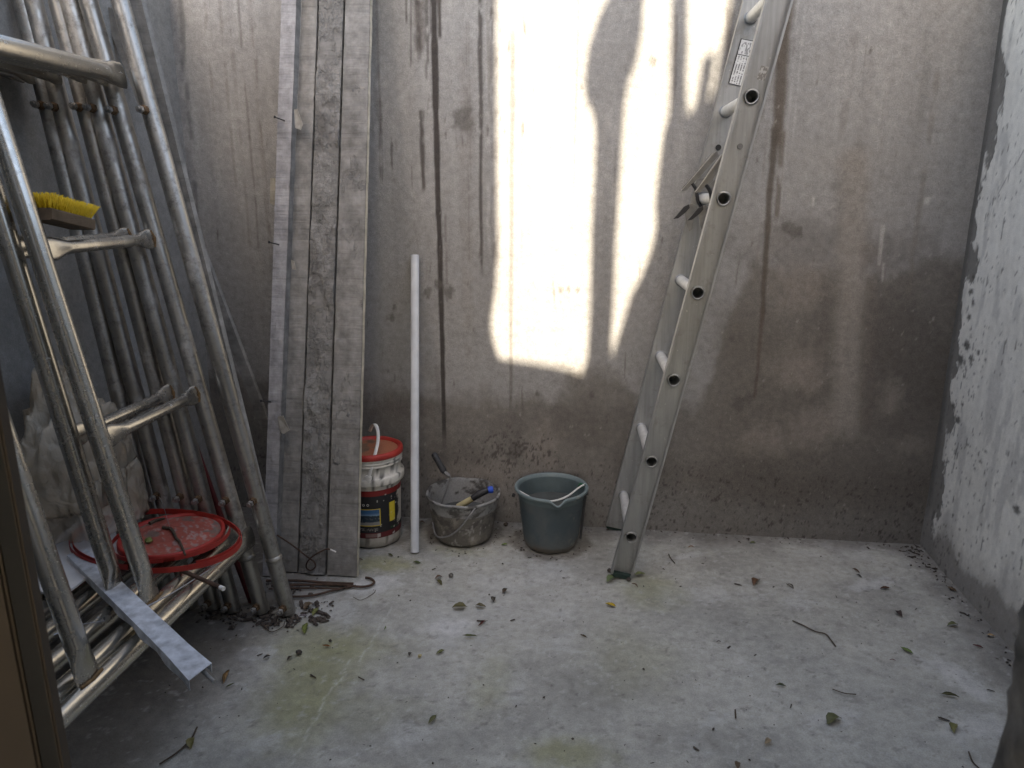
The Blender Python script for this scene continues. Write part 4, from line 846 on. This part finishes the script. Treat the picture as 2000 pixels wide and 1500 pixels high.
# ================================================================== LADDER
LP = np.array([.115, 2.462, .158]); Ld = np.array([.0591, -.0089, .2945]); Lw = np.array([-.018, .375, -.002])
lu = Ld/np.linalg.norm(Ld); wn = Lw/np.linalg.norm(Lw); lv = np.cross(lu, wn); lv /= np.linalg.norm(lv)                   # lv: across the stile web
if lv[0] < 0: lv = -lv
lad = thing('ladder', 'aluminium ladder standing on its feet with side leaning along the back wall', 'ladder', (LP-lu*.155)*np.array([1, 1, 0]))
LT = 3.3; base = LP-lu*((LP[2]-.012)/lu[2])
nr_ = int((LT-.2)/.3005)+1
def stile(out, p):
    W2 = .0385; fl = .027; t = .0022; o2 = wn*out
    bm = bmesh.new(); es = []
    def lp(pts):
        q_ = [bm.verts.new(Vector(v)) for v in pts]
        for i in range(len(q_)): es.append(bm.edges.new((q_[i], q_[(i+1) % len(q_)])))
    lp([p+lv*a_+lu*b_ for a_, b_ in ((-W2, 0), (W2, 0), (W2, LT), (-W2, LT))])
    off = LP-base
    for k_ in range(nr_):
        cc_ = p+off+Ld*k_; lp([cc_+lv*.0176*math.cos(j*math.pi/10)+lu*.0176*math.sin(j*math.pi/10) for j in range(20)])
    bmesh.ops.triangle_fill(bm, use_beauty=True, use_dissolve=False, edges=es, normal=Vector(wn))
    r_ = bmesh.ops.extrude_face_region(bm, geom=bm.faces[:])
    for v in r_['geom']:
        if isinstance(v, bmesh.types.BMVert): v.co += Vector(o2*t)
    for sg in (-1, 1):                                               # flanges with a thickened lip
        prof = [(W2, t+.0001), (W2, fl), (W2-.0065, fl), (W2-.0065, fl-.004), (W2-t, fl-.004), (W2-t, t+.0001)]; n = len(prof); q_ = []
        for s_ in (0, LT): q_ += [bm.verts.new(Vector(p+lu*s_+lv*a_*sg+o2*b_)) for a_, b_ in prof]
        bm.faces.new(q_[:n]); bm.faces.new(q_[n:])
        for i in range(n): bm.faces.new((q_[i], q_[(i+1) % n], q_[(i+1) % n+n], q_[i+n]))
    bmesh.ops.recalc_face_normals(bm, faces=bm.faces[:])
    me = bpy.data.meshes.new('stile'); bm.to_mesh(me); bm.free(); me.transform(Matrix.Translation(-world_loc(lad))); me.materials.append(MAT['alu'])
    return link(bpy.data.objects.new('stile', me), lad)
stile(-1, base); stile(1, base+Lw)
for k_ in range(nr_):
    c_ = LP+Ld*k_
    def rpath(a, b, r, n=20, cap=False): return sweep([a, b], r, n, None, cap)
    V, Fc = rpath(c_+wn*.0, c_+Lw, .0185); r_ = autosmooth(mesh('rung', V, Fc, 'aluR', lad), 50)
    for s_, q_ in ((-1, c_), (1, c_+Lw)):
        e = q_+wn*s_*.0035
        # flared collar: open ring; a black disc behind it paints the bore's shade
        pts = []; V = []; Fc = []; n = 24
        for i, (rr3, off) in enumerate([(.0185, .0023), (.0242, .0025), (.0242, .005), (.0212, .0085), (.0182, .0085), (.0174, .004), (.0174, -.07)]):
            for j in range(n):
                a = 2*math.pi*j/n; fx_ = 1.0; rx = rr3
                if math.sin(a) < -.2: rx = rr3*(1+.05*math.sin(3*a))
                V.append(q_+wn*s_*(.001+off)+lv*rx*math.cos(a)+lu*rx*math.sin(a)*.95)
        for i in range(6):
            for j in range(n): j2 = (j+1) % n; Fc.append((i*n+j, i*n+j2, (i+1)*n+j2, (i+1)*n+j) if s_ > 0 else (i*n+j2, i*n+j, (i+1)*n+j, (i+1)*n+j2))
        mesh('rung_collar', V, Fc, 'alu', r_)
        V = [c_+wn*(s_*-.05 if s_ < 0 else 0)*0+q_-wn*s_*.066+lv*.0173*math.cos(2*math.pi*j/16)+lu*.0173*math.sin(2*math.pi*j/16) for j in range(16)]
        mesh('bore_shade_disc', V, [tuple(range(16))], 'gasket', r_, False)
        V, Fc = sweep([q_-wn*s_*.0005, q_-wn*s_*.005], [.0232, .0198], 20, None, False); mesh('inner_collar', V, Fc, 'alu', r_)
for s_, q_ in ((-1, base), (1, base+Lw)):                           # green rubber feet
    a = q_+wn*s_*.0135; ft = .004 if s_ < 0 else .024
    V = [a+lv*sx*.0345+wn*sy*.0115+lu*sz for sx, sy, sz in ((-1, -1, -.011), (1, -1, -.011), (1, 1, -.011), (-1, 1, -.011), (-1, -1, ft), (1, -1, ft), (1, 1, ft), (-1, 1, ft))]
    mesh('foot', V, [(3, 2, 1, 0), (4, 5, 6, 7), (0, 1, 5, 4), (1, 2, 6, 5), (2, 3, 7, 6), (3, 0, 4, 7)], 'dgreen', lad, False)
# small holes and bolt head on the near stile, warning label on the far stile
nweb = np.cross(lv, lu); nweb = nweb/np.linalg.norm(nweb)*(1 if np.dot(nweb, wn) > 0 else -1)
def onstile(px, py, off=0.0, far=False): p = base+(Lw if far else 0)-nweb*off; return onplane(px, py, p, nweb)
for (x, y, r, mt) in [(1451, 262, .0075, 'gasket'), (1445, 286, .0085, 'steel'), (1444, 287, .003, 'black'), (1405, 397, .0035, 'gasket'), (1392, 508, .006, 'gasket'), (1386, 518, .006, 'gasket')]:
    q = onstile(x, y, .0); tube('rivet', [q+wn*.001, q-wn*(.0012 if mt == 'gasket' else .005)], r, mt, lad, 14)
A, B, C_, D_ = [onstile(x, y, .0028, True) for x, y in ((1447, 75), (1474, 80), (1448, 169), (1422, 163))]
u, v = np.meshgrid(np.linspace(0, 1, 60), np.linspace(0, 1, 160), indexing='ij'); P = (A*(1-u[..., None])+B*u[..., None])*(1-v[..., None])+(D_*(1-u[..., None])+C_*u[..., None])*v[..., None]
cc = np.ones((60, 160, 3))*np.array([.60, .60, .58]); txt = (np.sin(u*34) > 0)*(v > .36)*(v < .97)*(u > .08)*(u < .92)*(fbm(u, v, 3, 60, seed=360, octv=2) > .38); cc = lerp3(cc, (.12, .12, .12), txt*.85)
cc = lerp3(cc, (.17, .17, .17), ((v < .32)*(v > .06)*(fbm(u, v, 9, 14, seed=361) > .55))*.8); cc = lerp3(cc, (.02, .02, .02), ((u < .07) | (u > .94) | (v < .018) | (v > .982) | (np.abs(v-.34) < .012))*1.0)
sk = grid('warning_label', P, 'attr', lad, cc)
A, B, C_, D_ = [onstile(x, y, -.0024+.0058, False) for x, y in ((1487, 128), (1502, 131), (1493, 158), (1478, 155))]
u, v = np.meshgrid(np.linspace(0, 1, 24), np.linspace(0, 1, 40), indexing='ij'); P = (A*(1-u[..., None])+B*u[..., None])*(1-v[..., None])+(D_*(1-u[..., None])+C_*u[..., None])*v[..., None]; P = P+wn*.0
grid('worn_sticker', P, 'attr', lad, lerp3(np.ones((24, 40, 3))*np.array([.20, .19, .175]), (.42, .41, .39), sm(.52, .6, fbm(u, v, 5, seed=362))))
# rung locks
def plate(name, px, Y, th_, mat, par): return prism(name, [ony(x, y, Y) for x, y in px], (0, th_, 0), mat, par)
for Yv, dx, dy in ((2.765, 0, 0), (2.535, 27, 3)):
    lk = plate('rung_lock', [(1394+dx*.6, 298+dy), (1401+dx*.6, 296+dy), (1404+dx*.6, 304+dy), (1366+dx, 346+dy), (1340+dx, 372+dy), (1331+dx, 374+dy), (1333+dx, 366+dy)], Yv, .003, 'steel', lad)
    plate('lock_flange', [(1394+dx*.6, 298+dy), (1398+dx*.6, 296.5+dy), (1335+dx, 368+dy), (1331+dx, 372+dy)], Yv-.012, .026, 'bolt', lk)
    plate('lock_plate', [(1366+dx, 350+dy), (1392+dx*.6, 345+dy), (1396+dx*.5, 366+dy), (1384+dx*.6, 376+dy), (1362+dx, 372+dy), (1352+dx, 364+dy)], Yv+.004, .003, 'steel', lk)
    plate('lock_hook', [(1338+dx, 402+dy), (1352+dx, 398+dy), (1362+dx*.8, 404+dy), (1356+dx*.8, 425+dy), (1352+dx, 448+dy), (1346+dx, 452+dy), (1340+dx, 436+dy), (1338+dx, 416+dy), (1328+dx, 424+dy), (1330+dx, 412+dy)], Yv, .003, 'steel', lk)
    plate('lock_finger', [(1346+dx, 399+dy), (1336+dx, 404+dy), (1322+dx, 421+dy), (1315+dx, 428+dy), (1325+dx, 426+dy), (1340+dx, 414+dy), (1347+dx, 406+dy)], Yv-.006, .014, 'black', lk)
    tube('lock_spring', spline([ony(1352+dx, 358+dy, Yv), ony(1360+dx, 372+dy, Yv), ony(1363+dx, 392+dy, Yv), ony(1370+dx*.9, 404+dy, Yv)], 5), .006, 'black', lk, 8)
q = onstile(1403, 288, .003, True); tube('slot', [q, q-wn*.002], .010, 'gasket', lad, 14)

# ================================================================== LEAVES, twigs, crumbs
LEAF = []
for kind_ in range(6):
    nu, nv = 13, 9; u, v = np.meshgrid(np.linspace(0, 1, nu), np.linspace(-1, 1, nv), indexing='ij')
    wd = .30*np.sin(np.pi*np.clip(u, 0.02, .98)**.85)**.8*(1+.08*np.sin(u*23+kind_))
    curl = [1.9, 1.1, 2.6, .7, 1.5, 3.2][kind_]; a = v*curl; R_ = 1/curl
    lx = (u-.5)+.0*v; ly = wd*R_*np.sin(a); lz = wd*R_*(1-np.cos(a))
    bend = [.10, .35, .05, .55, -.12, .2][kind_]; lz = lz+bend*(1-(2*u-1)**2)*(1 if kind_ % 2 else .5)*.5+.02*np.sin(u*9+v*4+kind_)
    ly = ly+[.05, -.12, .08, .10, -.05, .12][kind_]*np.sin(u*3.1)
    V = list(np.stack([lx, ly, lz], -1).reshape(-1, 3)); Fc = [(i*nv+j, (i+1)*nv+j, (i+1)*nv+j+1, i*nv+j+1) for i in range(nu-1) for j in range(nv-1)]
    sv, sf = sweep([(-.62, .03, .06), (-.55, .01, .03), (-.45, 0, .01)], [.010, .012, .014], 5); k0 = len(V); V += sv; Fc += [tuple(k0+i for i in f) for f in sf]
    me = bpy.data.meshes.new('leaf'); me.from_pydata([tuple(map(float, p)) for p in V], [], Fc); me.polygons.foreach_set('use_smooth', [True]*len(Fc)); me.materials.append(MAT['leaf']); me.update()
    zmin = min(p.co.z for p in me.vertices); me.transform(Matrix.Translation((0, 0, -zmin))); LEAF.append(me)
OL = (.105, .110, .045); GR = (.150, .185, .050); BR = (.115, .062, .035); DB = (.050, .034, .026); OR = (.30, .14, .055); YL = (.48, .30, .02); RB = (.14, .045, .035); TN = (.33, .22, .12)
GL = 'fallen leaves scattered over the floor'
for (x, y, s, ang, col, kd, lab) in [
    (897, 1185, 36, 5, OL, 3, 'largest olive leaf in front of the mortar bucket, lying open'), (939, 1183, 26, -10, OL, 1, 'smaller olive leaf beside the largest open one'), (940, 1216, 20, 40, RB, 2, 'small reddish brown curl below the olive leaf pair'),
    (917, 1241, 36, -3, OL, 5, 'tightly rolled olive leaf with stalk, mid floor left of centre'), (860, 1273, 22, 25, OL, 4, 'crooked brownish olive leaf left of the rolled one'), (844, 1404, 28, 45, OL, 0, 'rolled olive leaf alone near the bottom centre'),
    (802, 1277, 11, 50, DB, 1, 'tiny dark curl left of the crooked olive leaf'), (751, 1226, 11, 70, GR, 5, 'tiny green bud like leaf on bare floor right of the posts'), (637, 1260, 21, -8, OR, 2, 'small orange brown leaf on the mossy patch'),
    (566, 1284, 17, 40, DB, 0, 'small dark leaf at the left rim of the mossy patch'), (521, 1283, 20, 20, DB, 3, 'crumpled dark leaf on the whitish floor scuff'), (443, 1320, 34, 65, OR, 2, 'orange folded leaf beside the channel end'),
    (448, 1338, 26, 25, OL, 5, 'slim green leaf just below the orange folded leaf'), (598, 1226, 26, 75, GR, 0, 'upright green leaf near the outermost post foot'), (616, 1195, 22, 50, GR, 4, 'green curl right of the outermost post foot'),
    (592, 1204, 26, 3, (.20, .18, .16), 5, 'grey rolled bark like leaf at the outermost post foot'), (604, 1185, 30, 30, BR, 3, 'arched brown leaf at the outermost post foot'), (857, 1128, 20, 10, BR, 1, 'brown leaf in the small clump in front of the pipe'),
    (858, 1137, 18, -40, OL, 0, 'green leaf in the small clump in front of the pipe'), (985, 1153, 14, 60, DB, 1, 'little dark leaf in front of the green bucket'), (965, 1170, 12, 75, DB, 3, 'little olive dark leaf above the olive leaf pair'),
    (763, 1083, 14, -30, OL, 2, 'tiny olive leaf between paint bucket and pipe'), (814, 1098, 20, -8, OL, 0, 'slim olive leaf in front of the pipe foot'), (703, 1093, 16, 0, BR, 5, 'brown curl at the rightmost plank foot'),
    (985, 1063, 16, 5, GR, 4, 'yellow green leaf between mortar and green buckets'), (824, 1021, 16, 3, BR, 1, 'brown leaf at the wall foot behind the pipe'), (1140, 1241, 19, -25, BR, 2, 'brown curl alone mid floor below the green bucket'),
    (1192, 1181, 27, -15, YL, 4, 'bright yellow leaf in front of the ladder'), (1194, 1132, 24, 25, OL, 3, 'olive leaf left of the near ladder foot'), (1250, 1121, 26, 3, (.17, .19, .08), 1, 'pale green leaf right of the near ladder foot'), (1240, 1143, 18, -30, BR, 5, 'thin brown leaf just below the near ladder foot'),
    (1478, 1137, 19, 45, BR, 1, 'brown folded leaf on the grey floor right of the ladder'), (1544, 1144, 19, -35, DB, 5, 'thin dark leaf right of the brown folded one'), (1672, 1114, 21, -30, BR, 2, 'brown rolled leaf by the back right corner'), (1678, 1124, 15, -25, DB, 0, 'dark leaf touching the brown rolled leaf by the corner'),
    (1728, 1148, 24, 3, BR, 0, 'brown leaf on the white scuff near the right corner'), (1860, 1150, 26, -25, BR, 4, 'brown leaf lying against the foot of the right wall'), (1758, 1198, 19, -55, DB, 1, 'dark brown folded leaf right of centre near the wall'),
    (1860, 1220, 25, 5, OL, 3, 'olive green leaf close to the right wall'), (1936, 1240, 20, -15, TN, 1, 'tan leaf scrap at the right wall foot'), (1910, 1261, 28, -20, RB, 2, 'red brown leaf by the rough door jamb'), (1772, 1270, 34, -25, GR, 4, 'bright green crescent leaf on the right side'),
    (1744, 1289, 16, -8, RB, 5, 'tiny red brown leaf below the green crescent'), (1526, 1338, 26, -12, OL, 0, 'olive leaf alone on the floor lower right of centre'), (1856, 1358, 46, -12, OL, 2, 'long rolled olive leaf beside the white floor patch'), (1630, 1408, 38, 25, OL, 3, 'big arched olive leaf near the bottom right'),
    (1866, 1422, 22, 75, GR, 1, 'small green leaf at the bottom right by the jamb'), (1498, 1446, 18, 60, TN, 1, 'tan papery leaf near the bottom edge'), (1442, 1494, 18, 80, BR, 3, 'brown leaf tip at the bottom edge'), (1404, 1253, 13, 5, DB, 5, 'short dark leaf scrap mid floor right of the yellow leaf'),
    (1470, 1059, 15, 8, GR, 0, 'green leaf at the back wall foot right of the ladder'), (1350, 1068, 16, 3, OR, 5, 'orange sliver at the back wall foot by the ladder'), (376, 1450, 28, 70, (.16, .16, .05), 3, 'yellowish leaf on the long twig in the lower left')]:
    p = onz(x, y, .004); sc = s*np.dot(p-CAM, FW)/F*1.05
    o = bpy.data.objects.new('fallen_leaf', LEAF[kd]); o.location = (p[0], p[1], .002); a = math.radians(ang)
    fwd = onz(x+10*math.cos(a), y-10*math.sin(a), .004)-p; o.rotation_euler = (random.uniform(-.12, .12), random.uniform(-.06, .06), math.atan2(fwd[1], fwd[0])+math.pi*(random.random() < .5))
    sc = s/10*np.linalg.norm(fwd[:2])*.78; o.scale = (sc, max(sc, .022)*1.0, min(sc, .05)*.8); o.color = (*[v_*random.uniform(.85, 1.15) for v_ in col], 1)
    link(o, None, lab, 'leaf', GL)
for px, r, lab in [([(1548, 1212), (1570, 1222), (1592, 1233), (1612, 1238), (1622, 1249), (1632, 1262)], .0022, 'dry wiry twig with split end on the right floor'), ([(312, 1492), (345, 1470), (372, 1445), (385, 1420)], .0022, 'long bent twig in the lower left corner'),
                   ([(1626, 1346), (1650, 1354), (1672, 1356)], .0016, 'short slim twig above the big arched leaf'), ([(690, 1166), (705, 1172), (728, 1160), (734, 1152)], .001, 'hair thin stem curving right of the rods'), ([(1436, 1386), (1437, 1402)], .0022, 'stubby dark twig piece lower right of centre'),
                   ([(700, 1322), (711, 1328)], .0018, 'short dark stick by the mossy patch'), ([(1892, 1468), (1900, 1488), (1912, 1500)], .0018, 'thin curved twig at the bottom right'), ([(515, 1222), (530, 1234), (552, 1224), (556, 1214)], .0014, 'looped thin stem in front of the outermost post'), ([(1306, 1082), (1310, 1090), (1318, 1100)], .0018, 'little bent twig right of the near ladder foot'), ([(1536, 1140), (1550, 1149)], .0012, 'hair thin stem right of the ladder')]:
    tube('twig', spline([onz(x, y, .003) for x, y in px], 5), r, 'twig', None, 6, label=lab, cat='twig', group='dry twigs on the floor')
P1 = [onz(x, y, .003) for x, y in [(1546, 1211), (1566, 1224), (1588, 1232)]]
for (x, y, r, lab, mt) in [(584, 1277, .009, 'round dark seed on the mossy patch', 'dirt'), (881, 1126, .009, 'small grey pebble in front of the pipe', 'rough'), (645, 1253, .005, 'tiny dark seed behind the orange brown leaf', 'dirt'), (1228, 1134, .008, 'dark crumb below the near ladder foot', 'dirt'), (1190, 1116, .008, 'dark crumb left of the near ladder foot', 'dirt'), (988, 1027, .010, 'dark lump on the floor at the wall between the buckets', 'dirt'), (820, 1283, .006, 'pale seed left of the crooked olive leaf', 'handle')]:
    bm = bmesh.new(); bmesh.ops.create_icosphere(bm, subdivisions=2, radius=r)
    for v in bm.verts: v.co *= 1+.3*(random.random()-.5); v.co.z = v.co.z*.8
    me = bpy.data.meshes.new('pebble'); bm.to_mesh(me); bm.free(); me.materials.append(MAT[mt]); o = bpy.data.objects.new('pebble', me); p = onz(x, y, 0); o.location = (p[0], p[1], r*.7); link(o, None, lab, 'pebble')
# uncountable crumbs, bits of stem and dirt
def crumbs(name, pts, mat, label):
    V = []; Fc = []
    for (x, y, s, el) in pts:
        a = random.random()*6.28; n0 = len(V); ca, sa = math.cos(a), math.sin(a)
        for sx, sy, sz in ((-1, -.8, 0), (1, -1, 0), (.8, 1, 0), (-1, .9, 0), (-.5, -.5, .9), (.6, -.4, 1), (.5, .5, .7), (-.6, .5, 1.1)):
            sx *= el*random.uniform(.7, 1.2); sy *= random.uniform(.6, 1.2); sz *= random.uniform(.5, 1.1)
            V.append((x+s*(sx*ca-sy*sa), y+s*(sx*sa+sy*ca), sz*s))
        Fc += [tuple(n0+i for i in f) for f in ((4, 5, 6, 7), (0, 1, 5, 4), (1, 2, 6, 5), (2, 3, 7, 6), (3, 0, 4, 7))]
    return mesh(name, V, Fc, mat, None, False, label=label, cat='debris', kind='stuff')
pts = []
for _ in range(330):
    x = random.uniform(-1.2, 1.25); y = random.uniform(1.2, 2.85); s = random.choice([.0008, .001, .0012, .0015, .002, .003]); pts.append((x, y, s, random.choice([1, 1, 1.2, 1.5, 3, 5])))
for _ in range(90): x = random.uniform(-.7, 1.26); pts.append((x, YW-.012-abs(random.gauss(0, .035)), random.choice([.001, .0015, .002, .0035]), random.choice([1, 1.5, 2.5])))
for _ in range(90): y = random.uniform(1.7, 2.86); pts.append((XR-.012-abs(random.gauss(0, .03)), y, random.choice([.0015, .0022, .0035]), random.choice([1, 1.5, 3])))
for _ in range(60): pts.append((XR-.02-abs(random.gauss(0, .06)), YW-.02-abs(random.gauss(0, .07)), random.choice([.001, .0015, .0025, .004]), random.choice([1, 1.5, 3])))
for cx, cy, r_ in ((-.545, 2.71, .125), (-.189, 2.69, .115)):
    for _ in range(70): a = random.random()*6.28; rr4 = r_+abs(random.gauss(0, .018)); pts.append((cx+rr4*math.cos(a), cy+rr4*math.sin(a), random.choice([.001, .0015, .0025]), random.choice([1, 1.5, 2])))
crumbs('floor_crumbs', pts, 'dirt', 'dark crumbs and bits of stem scattered over the cement floor')
pts = []
for _ in range(260):
    cx, cy = random.choice([(-1.0, 2.04), (-1.08, 2.03), (-1.17, 2.03), (-1.25, 2.05), (-1.1, 2.2), (-.95, 2.1)]); pts.append((cx+random.gauss(0, .045), cy+random.gauss(0, .03), random.choice([.002, .003, .005, .008]), random.choice([1, 1.3, 2.5])))
crumbs('dirt_clods', pts, 'dirt', 'dark dirt and leaf mould heaped round the scaffold post feet')
print('objects', len(bpy.data.objects))
